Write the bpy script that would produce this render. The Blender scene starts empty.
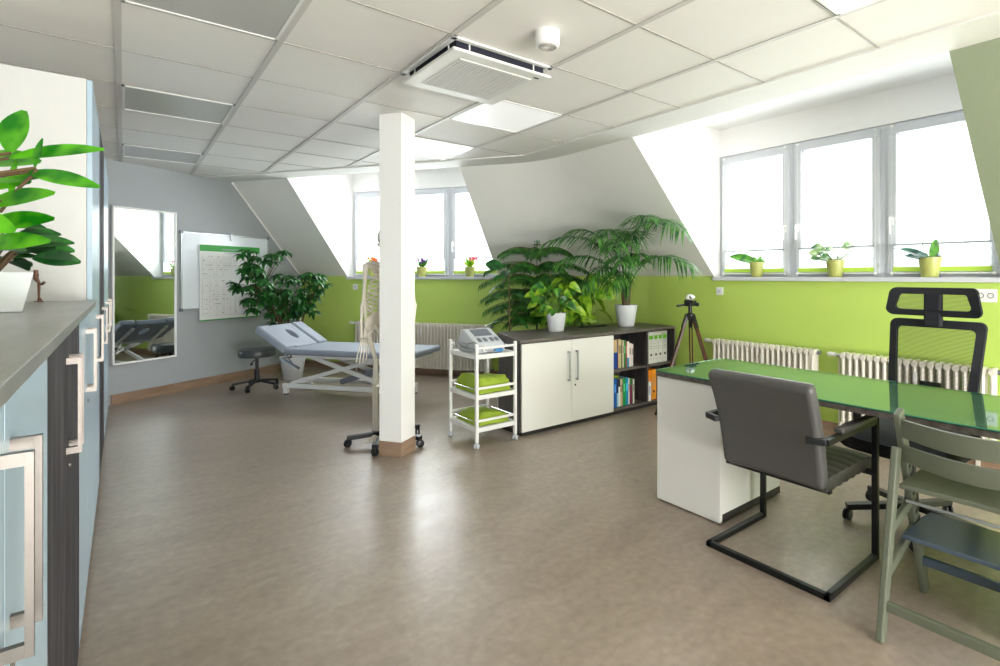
import bpy, bmesh, math, random
from math import sin, cos, pi, radians as RD, sqrt
from mathutils import Vector, Matrix
random.seed(7)
V = Vector
COL = bpy.context.scene.collection
CE = 2.471           # ceiling height
TH = 0.6886          # camera yaw

# ------------------------------------------------------------------ mesh helpers
class MB:
    def __init__(s): s.v = []; s.f = []; s.m = []; s.mi = 0; s.T = None
    def add(s, vs, fs):
        o = len(s.v)
        if s.T is not None: vs = [s.T @ V(p) for p in vs]
        s.v += [tuple(p) for p in vs]
        for f in fs: s.f.append(tuple(o+i for i in f)); s.m.append(s.mi)
    def box(s, x0, x1, y0, y1, z0, z1, M=None):
        vs = [(x, y, z) for z in (z0, z1) for y in (y0, y1) for x in (x0, x1)]
        if M is not None: vs = [M @ V(p) for p in vs]
        s.add(vs, [(0,2,3,1),(4,5,7,6),(0,1,5,4),(2,6,7,3),(0,4,6,2),(1,3,7,5)]); return s
    def cbox(s, c, d, M=None):
        return s.box(c[0]-d[0]/2, c[0]+d[0]/2, c[1]-d[1]/2, c[1]+d[1]/2, c[2]-d[2]/2, c[2]+d[2]/2, M)
    def prism(s, poly, z0, z1):
        n = len(poly)
        vs = [(x, y, z0) for x, y in poly]+[(x, y, z1) for x, y in poly]
        s.add(vs, [tuple(range(n-1, -1, -1)), tuple(range(n, 2*n))]+[(i, (i+1) % n, n+(i+1) % n, n+i) for i in range(n)]); return s
    def poly(s, pts): s.add(pts, [tuple(range(len(pts)))]); return s
    def tube(s, pts, r, n=8, closed=False, cap=True):
        pts = [V(p) for p in pts]; m = len(pts)
        if not hasattr(r, '__len__'): r = [r]*m
        def tan(i):
            if closed: return (pts[(i+1) % m]-pts[i-1]).normalized()
            a = pts[min(i+1, m-1)]; b = pts[max(i-1, 0)]; t = a-b
            return t.normalized() if t.length > 1e-9 else V((0,0,1))
        t0 = tan(0); up = V((0,0,1)) if abs(t0.z) < .9 else V((1,0,0))
        nx = t0.cross(up).normalized(); vs = []
        for i in range(m):
            t = tan(i); nx = (nx-t*nx.dot(t)); nx = nx.normalized() if nx.length > 1e-6 else t.orthogonal().normalized()
            ny = t.cross(nx)
            for k in range(n):
                a = 2*pi*k/n; vs.append(pts[i]+(nx*cos(a)+ny*sin(a))*r[i])
        fs = []
        for i in range(m if closed else m-1):
            for k in range(n):
                a = i*n; b = ((i+1) % m)*n; k2 = (k+1) % n
                fs.append((a+k, a+k2, b+k2, b+k))
        if cap and not closed:
            fs.append(tuple(range(n-1, -1, -1))); fs.append(tuple((m-1)*n+k for k in range(n)))
        s.add(vs, fs); return s
    def bar(s, a, b, w, h, up=(0,0,1)):
        a = V(a); b = V(b); t = (b-a).normalized(); up = V(up)
        if abs(t.dot(up)) > .98: up = V((1,0,0))
        x = t.cross(up).normalized(); y = x.cross(t).normalized()
        vs = [p+x*sx*w/2+y*sy*h/2 for p in (a, b) for sx, sy in ((-1,-1),(1,-1),(1,1),(-1,1))]
        s.add(vs, [(3,2,1,0),(4,5,6,7)]+[(i, (i+1) % 4, 4+(i+1) % 4, 4+i) for i in range(4)]); return s
    def bars(s, pts, w, h, up=(0,0,1)):
        for a, b in zip(pts, pts[1:]):
            a = V(a); b = V(b); t = (b-a).normalized()*w*.48
            s.bar(a-t, b+t, w, h, up)
        return s
    def lathe(s, prof, c=(0,0,0), n=24, M=None):
        vs = []
        for r, z in prof:
            for k in range(n):
                a = 2*pi*k/n; vs.append(V((r*cos(a), r*sin(a), z)))
        if M is not None: vs = [M @ p for p in vs]
        vs = [p+V(c) for p in vs]; m = len(prof); fs = []
        for i in range(m-1):
            for k in range(n):
                k2 = (k+1) % n; fs.append((i*n+k, i*n+k2, (i+1)*n+k2, (i+1)*n+k))
        fs.append(tuple(range(n-1, -1, -1))); fs.append(tuple((m-1)*n+k for k in range(n)))
        s.add(vs, fs); return s
    def ball(s, c, r, n=12, m=8):
        rx, ry, rz = r if hasattr(r, '__len__') else (r, r, r)
        prof = [(sin(pi*i/m), -cos(pi*i/m)) for i in range(m+1)]
        prof[0] = (.02, -1); prof[-1] = (.02, 1)
        return s.lathe(prof, c, n, Matrix.Diagonal((rx, ry, rz)))
    def sheet(s, fn, nu, nv, th=0.0, nrm=None):
        g = [[V(fn(i/nu, j/nv)) for j in range(nv+1)] for i in range(nu+1)]
        vs = []; idx = lambda i, j, k=0: k*(nu+1)*(nv+1)+i*(nv+1)+j
        for i in range(nu+1):
            for j in range(nv+1): vs.append(g[i][j])
        fs = []
        if th:
            for i in range(nu+1):
                for j in range(nv+1):
                    du = g[min(i+1, nu)][j]-g[max(i-1, 0)][j]; dv = g[i][min(j+1, nv)]-g[i][max(j-1, 0)]
                    nn = du.cross(dv); nn = nn.normalized() if nn.length > 1e-9 else V((0,0,1))
                    vs.append(g[i][j]+nn*th)
        for i in range(nu):
            for j in range(nv):
                q = (idx(i,j), idx(i+1,j), idx(i+1,j+1), idx(i,j+1))
                if th:
                    fs.append(q[::-1]); fs.append(tuple(a+(nu+1)*(nv+1) for a in q))
                else: fs.append(q)
        if th:
            for i in range(nu):
                fs.append((idx(i,0), idx(i+1,0), idx(i+1,0,1), idx(i,0,1)))
                fs.append((idx(i+1,nv), idx(i,nv), idx(i,nv,1), idx(i+1,nv,1)))
            for j in range(nv):
                fs.append((idx(0,j+1), idx(0,j), idx(0,j,1), idx(0,j+1,1)))
                fs.append((idx(nu,j), idx(nu,j+1), idx(nu,j+1,1), idx(nu,j,1)))
        s.add(vs, fs); return s
    def leaf(s, base, d, up, L, W, droop=.3, n=5, shape=0, fold=.15):
        base = V(base); d = V(d).normalized(); up = V(up)
        side = d.cross(up); side = side.normalized() if side.length > 1e-4 else d.orthogonal().normalized()
        nn = side.cross(d).normalized(); vs = []
        for i in range(n+1):
            t = i/n
            if shape == 0: w = sin(pi*min(1, t*.92+.04))**.8
            elif shape == 1: w = (1-t)**.6*min(1, t*6+.25)          # heart / broad base
            else: w = min(1, t*5+.2)*(1-t**3)                       # strap
            w *= W/2
            p = base+d*L*t*(1-.25*droop*t)+nn*(-droop*L*t*t)
            vs += [p-side*w+nn*w*fold*2, p, p+side*w+nn*w*fold*2]
        fs = []
        for i in range(n):
            a = i*3; fs += [(a, a+1, a+4, a+3), (a+1, a+2, a+5, a+4)]
        s.add(vs, fs); return s
    def build(s, name, mat, parent=None, smooth=False, bevel=0, seg=2, sub=0, loc=None):
        me = bpy.data.meshes.new(name); me.from_pydata(s.v, [], s.f)
        mats = mat if isinstance(mat, (list, tuple)) else [mat]
        for m in mats: me.materials.append(m)
        if len(mats) > 1: me.polygons.foreach_set('material_index', s.m)
        if smooth: me.polygons.foreach_set('use_smooth', [True]*len(me.polygons))
        me.update()
        bm = bmesh.new(); bm.from_mesh(me)
        if len(me.polygons) < 3000 and not getattr(s, 'noflip', False): bmesh.ops.recalc_face_normals(bm, faces=bm.faces)
        bm.to_mesh(me); bm.free()
        o = bpy.data.objects.new(name, me); COL.objects.link(o)
        if parent is not None: o.parent = parent
        if loc is not None: o.location = loc
        if bevel:
            b = o.modifiers.new('b', 'BEVEL'); b.width = bevel; b.segments = seg; b.limit_method = 'ANGLE'; b.angle_limit = RD(40)
        if sub:
            m = o.modifiers.new('s', 'SUBSURF'); m.levels = sub; m.render_levels = sub
        if smooth and (bevel or not sub):
            try:
                for p in me.polygons: p.use_smooth = True
                es = me.edges
                bm = bmesh.new(); bm.from_mesh(me)
                for e in bm.edges:
                    if len(e.link_faces) == 2 and e.calc_face_angle(0) > RD(50): e.smooth = False
                bm.to_mesh(me); bm.free()
            except Exception: pass
        return o

def thing(name, label, cat, loc=(0,0,0), rz=0, group=None):
    o = bpy.data.objects.new(name, None); COL.objects.link(o); o.empty_display_size = .1
    o.location = loc; o.rotation_euler = (0, 0, rz); o['label'] = label; o['category'] = cat
    if group: o['group'] = group
    return o
def tag(o, label, cat, group=None, kind=None):
    o['label'] = label; o['category'] = cat
    if group: o['group'] = group
    if kind: o['kind'] = kind
    return o
def struct(name, mb, mat, label, cat, **k):
    o = mb.build(name, mat, **k); o['kind'] = 'structure'; o['label'] = label; o['category'] = cat; return o
def dup(root, loc, rz=None, label=None):
    r = root.copy(); COL.objects.link(r); r.location = loc
    if rz is not None: r.rotation_euler = (0, 0, rz)
    if label: r['label'] = label
    for ch in list(root.children):
        c = ch.copy(); COL.objects.link(c); c.parent = r
        for g in list(ch.children):
            q = g.copy(); COL.objects.link(q); q.parent = c
    return r
def arc(c, r, a0, a1, n, ax='xz'):
    out = []
    for i in range(n+1):
        a = a0+(a1-a0)*i/n; p = [c[0], c[1], c[2]]
        ia, ib = 'xyz'.index(ax[0]), 'xyz'.index(ax[1])
        p[ia] += r*cos(a); p[ib] += r*sin(a); out.append(tuple(p))
    return out

# ------------------------------------------------------------------ materials
def S(c):   # sRGB 0-255 -> linear
    return tuple(((x/255)/12.92 if x/255 <= .04045 else ((x/255+.055)/1.055)**2.4) for x in c)+(1,)
def mat(name, rgb, rough=.5, metal=0, var=.06, scale=8, bump=0, bscale=60, spec=.5, trans=0, emis=None, es=0, coat=0, stretch=None):
    m = bpy.data.materials.new(name); m.use_nodes = True; nt = m.node_tree; n = nt.nodes; l = nt.links
    p = n['Principled BSDF']; c = S(rgb)
    tc = n.new('ShaderNodeTexCoord'); mp = n.new('ShaderNodeMapping'); l.new(tc.outputs['Object'], mp.inputs[0])
    if stretch: mp.inputs['Scale'].default_value = stretch
    no = n.new('ShaderNodeTexNoise'); no.inputs['Scale'].default_value = scale; no.inputs['Detail'].default_value = 4
    l.new(mp.outputs[0], no.inputs['Vector'])
    mx = n.new('ShaderNodeMix'); mx.data_type = 'RGBA'
    mx.inputs[6].default_value = tuple(x*(1-var) for x in c[:3])+(1,); mx.inputs[7].default_value = tuple(min(1, x*(1+var)) for x in c[:3])+(1,)
    l.new(no.outputs['Fac'], mx.inputs[0]); l.new(mx.outputs[2], p.inputs['Base Color'])
    p.inputs['Roughness'].default_value = rough; p.inputs['Metallic'].default_value = metal
    p.inputs['Specular IOR Level'].default_value = spec
    if coat: p.inputs['Coat Weight'].default_value = coat; p.inputs['Coat Roughness'].default_value = .08
    if es: p.inputs['Emission Color'].default_value = S(emis or rgb); p.inputs['Emission Strength'].default_value = es
    if trans: p.inputs['Transmission Weight'].default_value = trans
    if bump:
        n2 = n.new('ShaderNodeTexNoise'); n2.inputs['Scale'].default_value = bscale; l.new(mp.outputs[0], n2.inputs['Vector'])
        b = n.new('ShaderNodeBump'); b.inputs['Strength'].default_value = bump; b.inputs['Distance'].default_value = .01
        l.new(n2.outputs['Fac'], b.inputs['Height']); l.new(b.outputs[0], p.inputs['Normal'])
    return m
def ramp_mat(name, cols, scale, stretch, rough, detail=6, spec=.5, bump=0, mixn=None):
    m = bpy.data.materials.new(name); m.use_nodes = True; nt = m.node_tree; n = nt.nodes; l = nt.links
    p = n['Principled BSDF']; tc = n.new('ShaderNodeTexCoord'); mp = n.new('ShaderNodeMapping'); mp.inputs['Scale'].default_value = stretch
    l.new(tc.outputs['Object'], mp.inputs[0])
    no = n.new('ShaderNodeTexNoise'); no.inputs['Scale'].default_value = scale; no.inputs['Detail'].default_value = detail; no.inputs['Roughness'].default_value = .62
    l.new(mp.outputs[0], no.inputs['Vector'])
    r = n.new('ShaderNodeValToRGB'); e = r.color_ramp.elements
    e[0].position = cols[0][0]; e[0].color = S(cols[0][1]); e[1].position = cols[-1][0]; e[1].color = S(cols[-1][1])
    for q in cols[1:-1]: x = e.new(q[0]); x.color = S(q[1])
    l.new(no.outputs['Fac'], r.inputs[0]); l.new(r.outputs[0], p.inputs['Base Color'])
    p.inputs['Roughness'].default_value = rough; p.inputs['Specular IOR Level'].default_value = spec
    if bump:
        b = n.new('ShaderNodeBump'); b.inputs['Strength'].default_value = bump; b.inputs['Distance'].default_value = .003
        l.new(no.outputs['Fac'], b.inputs['Height']); l.new(b.outputs[0], p.inputs['Normal'])
    return m
def glass_mat(name, tint, ior, rough=0.0):
    m = bpy.data.materials.new(name); m.use_nodes = True; nt = m.node_tree; n = nt.nodes; l = nt.links
    n.remove(n['Principled BSDF']); out = n['Material Output']
    t = n.new('ShaderNodeBsdfTransparent'); t.inputs[0].default_value = tint
    g = n.new('ShaderNodeBsdfGlossy'); g.inputs['Roughness'].default_value = rough; g.inputs[0].default_value = (.88,.95,1,1)
    lw = n.new('ShaderNodeLayerWeight'); lw.inputs[0].default_value = .5; f0 = ((ior-1)/(ior+1))**2
    pw = n.new('ShaderNodeMath'); pw.operation = 'POWER'; pw.inputs[1].default_value = 5; l.new(lw.outputs['Facing'], pw.inputs[0])
    f = n.new('ShaderNodeMath'); f.operation = 'MULTIPLY_ADD'; f.inputs[1].default_value = 1-f0; f.inputs[2].default_value = f0; l.new(pw.outputs[0], f.inputs[0])
    x = n.new('ShaderNodeMixShader'); l.new(f.outputs[0], x.inputs[0]); l.new(t.outputs[0], x.inputs[1]); l.new(g.outputs[0], x.inputs[2])
    l.new(x.outputs[0], out.inputs[0]); return m
def mesh_mat(name, rgb, scale, thr=.5, axis='Z'):
    m = bpy.data.materials.new(name); m.use_nodes = True; nt = m.node_tree; n = nt.nodes; l = nt.links
    p = n['Principled BSDF']; p.inputs['Base Color'].default_value = S(rgb); p.inputs['Roughness'].default_value = .6
    tc = n.new('ShaderNodeTexCoord'); w = n.new('ShaderNodeTexWave'); w.bands_direction = axis; w.inputs['Scale'].default_value = scale
    l.new(tc.outputs['Object'], w.inputs[0]); w.inputs['Distortion'].default_value = .3
    mt = n.new('ShaderNodeMath'); mt.operation = 'MULTIPLY_ADD'; mt.inputs[1].default_value = .55; mt.inputs[2].default_value = thr-.25
    l.new(w.outputs['Fac'], mt.inputs[0])
    t = n.new('ShaderNodeBsdfTransparent'); x = n.new('ShaderNodeMixShader'); l.new(mt.outputs[0], x.inputs[0])
    l.new(t.outputs[0], x.inputs[1]); l.new(p.outputs[0], x.inputs[2]); l.new(x.outputs[0], n['Material Output'].inputs[0]); return m
def blind_mat(name, rgb, w=.5):
    m = bpy.data.materials.new(name); m.use_nodes = True; nt = m.node_tree; n = nt.nodes; l = nt.links
    n.remove(n['Principled BSDF'])
    d = n.new('ShaderNodeBsdfDiffuse'); d.inputs[0].default_value = S(rgb); t = n.new('ShaderNodeBsdfTranslucent'); t.inputs[0].default_value = S(rgb)
    no = n.new('ShaderNodeTexNoise'); no.inputs['Scale'].default_value = 5
    x = n.new('ShaderNodeMixShader'); x.inputs[0].default_value = w; l.new(d.outputs[0], x.inputs[1]); l.new(t.outputs[0], x.inputs[2])
    l.new(x.outputs[0], n['Material Output'].inputs[0]); return m
def leaf_mat(name, a, b, rough=.35, tr=.25):
    m = bpy.data.materials.new(name); m.use_nodes = True; nt = m.node_tree; n = nt.nodes; l = nt.links
    p = n['Principled BSDF']; tc = n.new('ShaderNodeTexCoord'); no = n.new('ShaderNodeTexNoise'); no.inputs['Scale'].default_value = 14
    l.new(tc.outputs['Object'], no.inputs['Vector'])
    r = n.new('ShaderNodeValToRGB'); r.color_ramp.elements[0].position = .38; r.color_ramp.elements[1].position = .62
    r.color_ramp.elements[0].color = S(a); r.color_ramp.elements[1].color = S(b)
    l.new(no.outputs['Fac'], r.inputs[0]); l.new(r.outputs[0], p.inputs['Base Color']); p.inputs['Roughness'].default_value = rough
    t = n.new('ShaderNodeBsdfTranslucent'); l.new(r.outputs[0], t.inputs[0])
    x = n.new('ShaderNodeMixShader'); x.inputs[0].default_value = tr; l.new(p.outputs[0], x.inputs[1]); l.new(t.outputs[0], x.inputs[2])
    l.new(x.outputs[0], n['Material Output'].inputs[0]); return m

M = {}
M['tile'] = mat('ceiling_tile', (228,225,221), .65, var=.02, bump=.05, bscale=300)
M['runner'] = mat('runner', (196,193,189), .5, var=.02)
M['seam'] = mat('seam', (170,166,161), .6, var=.02)
M['plaster'] = mat('plaster_white', (222,221,217), .7, var=.015, bump=.04, bscale=200)
M['slope'] = mat('plaster_slope', (226,225,220), .7, var=.015, bump=.04, bscale=200)
M['green_cast'] = mat('plaster_green_cast', (138,147,122), .7, var=.02)  # slope plaster with the green bounce and flare cast mixed into its colour
M['white_wall'] = mat('plaster_bright', (234,233,231), .6, var=.01)
M['grey_wall'] = mat('grey_wall', (160,164,167), .6, var=.02, bump=.05, bscale=200)
M['green_wall'] = mat('green_wall', (181,208,98), .5, var=.03, scale=3, bump=.03, bscale=200)
M['green_far_lit'] = mat('green_wall_far_lit', (185,211,104), .5, var=.03, scale=3, bump=.03, bscale=200)  # same green paint, lightened to make up for weaker light at the far end
M['skirt'] = ramp_mat('skirting', [(.3,(128,104,84)),(.7,(160,134,112))], 3, (1,1,6), .4)
M['floor'] = None
M['white'] = mat('white_laminate', (226,225,221), .35, var=.015)
M['white_gloss'] = mat('white_lacquer', (232,232,230), .25, var=.01)
M['cab_side'] = mat('cabinet_side', (206,206,206), .4, var=.01)
M['white_sky_tint'] = mat('white_door_sky_tint', (172,194,212), .25, var=.02)  # white doors; the cool sky reflection is tinted into the base colour
M['wood'] = ramp_mat('grey_wood', [(.25,(58,53,50)),(.5,(92,85,80)),(.75,(120,112,106))], 2.2, (1.2,14,14), .45, bump=.1)
M['woodv'] = ramp_mat('grey_wood_upright', [(.3,(40,37,39)),(.5,(66,62,64)),(.7,(96,90,90))], 2.2, (14,14,1.2), .4, bump=.1)
M['dark_door'] = ramp_mat('dark_door', [(.3,(34,32,36)),(.5,(56,53,58)),(.7,(88,84,88))], 2.2, (14,14,1.2), .65, spec=.15)
M['worktop'] = ramp_mat('grey_worktop', [(.25,(104,106,102)),(.75,(140,141,136))], 3, (10,1.2,4), .3)
M['desk_top'] = ramp_mat('desk_wood_top', [(.25,(120,124,120)),(.75,(160,164,158))], 2.2, (12,1.2,12), .45)
M['dark'] = mat('dark_plinth', (44,42,41), .5)
M['steel'] = mat('brushed_steel', (122,116,110), .36, metal=.9, var=.04, scale=30, stretch=(1,1,20))
M['chrome'] = mat('chrome', (205,205,205), .15, metal=1)
M['pvc'] = mat('window_plastic', (200,203,208), .35, var=.01)
M['pvc_seal'] = mat('window_seal', (92,94,98), .5)
M['glass'] = glass_mat('window_glass', (.97,.985,.98,1), 1.45)
M['desk_glass'] = glass_mat('desk_glass', (.72,.88,.76,1), 1.7, .03)
M['glass_edge'] = mat('glass_edge', (38,116,98), .1, spec=.8)
M['mirror'] = mat('mirror', (225,232,228), .01, metal=1, var=0)
M['board'] = mat('whiteboard', (222,228,234), .2, var=.01)
M['alu'] = mat('aluminium', (176,180,184), .35, metal=.6)
M['black'] = mat('black_plastic', (22,23,26), .4)
M['blackm'] = mat('black_metal', (24,25,27), .35, metal=.3)
M['blackf'] = mat('black_fabric', (16,18,26), .8, bump=.2, bscale=300)
M['greyl'] = mat('grey_leather', (74,73,72), .42, var=.08, scale=20, bump=.12, bscale=160)
M['blue_vinyl'] = mat('grey_blue_vinyl', (148,155,168), .6, spec=.25, var=.03, bump=.03)
M['stoolv'] = mat('stool_vinyl', (62,66,66), .4, var=.05)
M['frame_white'] = mat('powder_white', (226,226,224), .3, var=.02)
M['bone'] = mat('bone', (230,221,206), .5, var=.08, scale=30)
M['rad'] = mat('radiator_enamel', (222,217,206), .35, var=.02)
M['pot'] = mat('pot_white', (222,226,230), .3, var=.01)
M['potg'] = mat('pot_yellow_green', (170,174,98), .35, var=.04)
M['soil'] = mat('soil', (52,38,28), .9, var=.3, scale=60, bump=.5)
M['towel'] = mat('green_towel', (148,172,52), .85, var=.08, scale=12, bump=.3, bscale=220)
M['dev'] = mat('device_grey', (196,200,206), .4, var=.02)
M['dev2'] = mat('device_dark', (112,118,128), .3)
M['cable'] = mat('cable', (150,152,156), .5)
M['paper'] = mat('paper', (226,226,224), .6, var=.02)
M['print'] = mat('print_grey', (148,150,160), .6)
M['pgreen'] = mat('poster_green', (40,150,50), .5, var=.25, scale=3)
M['hc'] = mat('highchair_wood', (94,99,84), .4, var=.06, scale=6, stretch=(1,1,6))
M['hcb'] = mat('highchair_blue_sheen', (70,84,98), .25, var=.05)  # bluish reflection painted into the colour of the plate
M['tripod'] = ramp_mat('tripod_wood', [(.3,(70,44,30)),(.7,(104,68,48))], 4, (1,1,4), .4)
M['stem'] = mat('plant_stem', (92,72,48), .7, var=.2, scale=40)
M['gstem'] = mat('green_stem', (96,130,54), .5, var=.1, scale=40)
M['copper'] = mat('copper', (112,78,66), .35, metal=.6)
M['led_glow'] = mat('light_panel_glow', (236,236,236), .4, var=.01, es=.3)  # panel is off; the glow stands in for windows reflected in it
M['led_shade'] = mat('light_panel_shaded', (186,186,184), .22, var=.01)  # same kind of panel, darkened for the dim surroundings it reflects
M['blind'] = blind_mat('blind_white', (246,248,250), .55)
M['blindg'] = mat('blind_green_glow', (168,200,70), .5, es=.15)  # faint glow put into the band, which is no light source
M['net'] = mesh_mat('chair_net', (16,20,24), 46, .42)
M['acgrille'] = mat('ac_grille', (184,183,180), .5)
M['acdark'] = mat('ac_void', (20,22,40), .7)
M['l_dark'] = leaf_mat('leaf_dark', (18,66,28), (48,118,44))
M['l_pine'] = leaf_mat('leaf_pine', (20,76,24), (74,138,46), .55)
M['l_mid'] = leaf_mat('leaf_mid', (30,92,30), (92,156,44))
M['l_lime'] = leaf_mat('leaf_lime', (96,160,30), (178,214,56), .35, .4)
M['l_palm'] = leaf_mat('leaf_palm', (24,82,34), (86,144,56), .35)
M['l_near'] = leaf_mat('leaf_near', (24,120,14), (104,196,34), .25, .4)
M['l_blue'] = leaf_mat('leaf_blue', (26,64,60), (60,104,84), .3)
M['l_vari'] = leaf_mat('leaf_variegated', (52,104,60), (150,176,120), .35)

def floor_mat():
    m = bpy.data.materials.new('floor_lino'); m.use_nodes = True; nt = m.node_tree; n = nt.nodes; l = nt.links
    p = n['Principled BSDF']; tc = n.new('ShaderNodeTexCoord'); mp = n.new('ShaderNodeMapping'); mp.inputs['Scale'].default_value = (1, 2.6, 1); mp.inputs['Rotation'].default_value = (0,0,RD(12))
    l.new(tc.outputs['Object'], mp.inputs[0])
    a = n.new('ShaderNodeTexNoise'); a.inputs['Scale'].default_value = 2.6; a.inputs['Detail'].default_value = 9; a.inputs['Roughness'].default_value = .68; a.inputs['Distortion'].default_value = .8
    b = n.new('ShaderNodeTexNoise'); b.inputs['Scale'].default_value = 26; b.inputs['Detail'].default_value = 4
    l.new(mp.outputs[0], a.inputs['Vector']); l.new(tc.outputs['Object'], b.inputs['Vector'])
    r = n.new('ShaderNodeValToRGB'); e = r.color_ramp.elements
    e[0].position = .3; e[0].color = S((140,127,115)); e[1].position = .75; e[1].color = S((162,148,135)); x = e.new(.5); x.color = S((151,137,124))
    l.new(a.outputs['Fac'], r.inputs[0])
    mx = n.new('ShaderNodeMix'); mx.data_type = 'RGBA'; mx.blend_type = 'OVERLAY'; mx.inputs[0].default_value = .28
    l.new(r.outputs[0], mx.inputs[6]); l.new(b.outputs['Fac'], mx.inputs[7]); l.new(mx.outputs[2], p.inputs['Base Color'])
    p.inputs['Roughness'].default_value = .3; p.inputs['Specular IOR Level'].default_value = .55
    mr = n.new('ShaderNodeMapRange'); mr.inputs[3].default_value = .24; mr.inputs[4].default_value = .38
    l.new(a.outputs['Fac'], mr.inputs[0]); l.new(mr.outputs[0], p.inputs['Roughness'])
    bu = n.new('ShaderNodeBump'); bu.inputs['Strength'].default_value = .05; bu.inputs['Distance'].default_value = .004
    l.new(b.outputs['Fac'], bu.inputs['Height']); l.new(bu.outputs[0], p.inputs['Normal']); return m
M['floor'] = floor_mat()

# ------------------------------------------------------------------ camera
cam = bpy.data.cameras.new('camera'); co = bpy.data.objects.new('camera', cam); COL.objects.link(co)
cam.sensor_width = 36; cam.lens = 526.64*36/1000; cam.shift_x = -.057; cam.shift_y = -.057; cam.clip_start = .02
co.location = (0, 0, 1.3); co.rotation_euler = (pi/2, 0, -TH)
bpy.context.scene.camera = co

# ------------------------------------------------------------------ room shell
G0 = V((-.121, 6.93)); gd = V((1.83, 1.10)).normalized(); gn = V((gd.y, -gd.x))     # grey wall; gn points into the room
dL = V((.559, -.829)); nL = V((.829, .559))     # far green section
dR = V((0, -1)); nR = V((1, 0))                 # right green section
def PL(s, n, z): p = dL*s+nL*n; return (p.x, p.y, z)
def PR(s, n, z): return (n, -s, z)
def isect(p, d, q, e):
    den = d.x*e.y-d.y*e.x; t = ((q.x-p.x)*e.y-(q.y-p.y)*e.x)/den; return p+d*t
YB = -5.0; XS = -.73
ST_R, KN_R, WN_R = 3.32, 4.50, 4.60
ST_L, KN_L, WN_L = 5.125, 6.20, 6.33
KZ = 1.30
def grey_at(n): return isect(G0, gd, nL*n, dL)
gK = grey_at(KN_L); gS = grey_at(ST_L); gT = grey_at(4.79)
g0 = isect(G0, gd, V((XS, 0)), V((0, 1)))
jK = isect(nL*KN_L, dL, V((KN_R, 0)), V((0, 1))); jS = isect(nL*ST_L, dL, V((ST_R, 0)), V((0, 1))); jT = isect(nL*4.79, dL, V((2.99, 0)), V((0, 1)))
floor_poly = [(XS,YB),(KN_R,YB),(jK.x,jK.y),(gK.x,gK.y),(g0.x,g0.y)]
struct('floor', MB().prism(floor_poly, -.05, 0), M['floor'], 'beige mottled linoleum floor', 'floor')
field = [V((XS,YB)), V((2.99,YB)), jT, gT, g0]
mb = MB(); mb.poly([(p.x, p.y, CE) for p in field])
def clip(a, b):
    t0, t1 = 0, 1; n = len(field)
    for i in range(n):
        p = field[i]; q = field[(i+1) % n]; e = q-p; nn = V((-e.y, e.x))   # inward (ccw)
        da = (a-p).dot(nn); db = (b-p).dot(nn)
        if da < 0 and db < 0: return None
        if da < 0: t0 = max(t0, da/(da-db))
        elif db < 0: t1 = min(t1, da/(da-db))
    return (a+(b-a)*t0, a+(b-a)*t1) if t1 > t0 else None
mb.mi = 1
X0, Y0, TS = -.0222, 2.9078, .625
for j in range(-2, 6):
    c = clip(V((X0+j*TS, YB)), V((X0+j*TS, 9)))
    if c: mb.box(c[0].x-.014, c[0].x+.014, c[0].y, c[1].y, CE-.006, CE-.0005)
mb.mi = 2
for i in range(-14, 9):
    c = clip(V((-1.5, Y0+i*TS)), V((4, Y0+i*TS)))
    if c: mb.box(c[0].x, c[1].x, c[0].y-.0045, c[0].y+.0045, CE-.004, CE-.0006)
struct('ceiling', mb, [M['tile'], M['runner'], M['seam']], 'suspended ceiling of square white tiles', 'ceiling')
mb = MB()
mb.poly([(2.99,YB,CE),(ST_R,YB,CE),(jS.x,jS.y,CE),(jT.x,jT.y,CE)]); mb.poly([(jT.x,jT.y,CE),(jS.x,jS.y,CE),(gS.x,gS.y,CE),(gT.x,gT.y,CE)])
mb.bar((2.99,YB,CE-.006),(jT.x,jT.y,CE-.006),.02,.012); mb.bar((jT.x,jT.y,CE-.006),(gT.x,gT.y,CE-.006),.02,.012)
struct('trim_1', mb, M['plaster'], 'plain plaster border between tiled ceiling and slopes', 'ceiling border')

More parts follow.
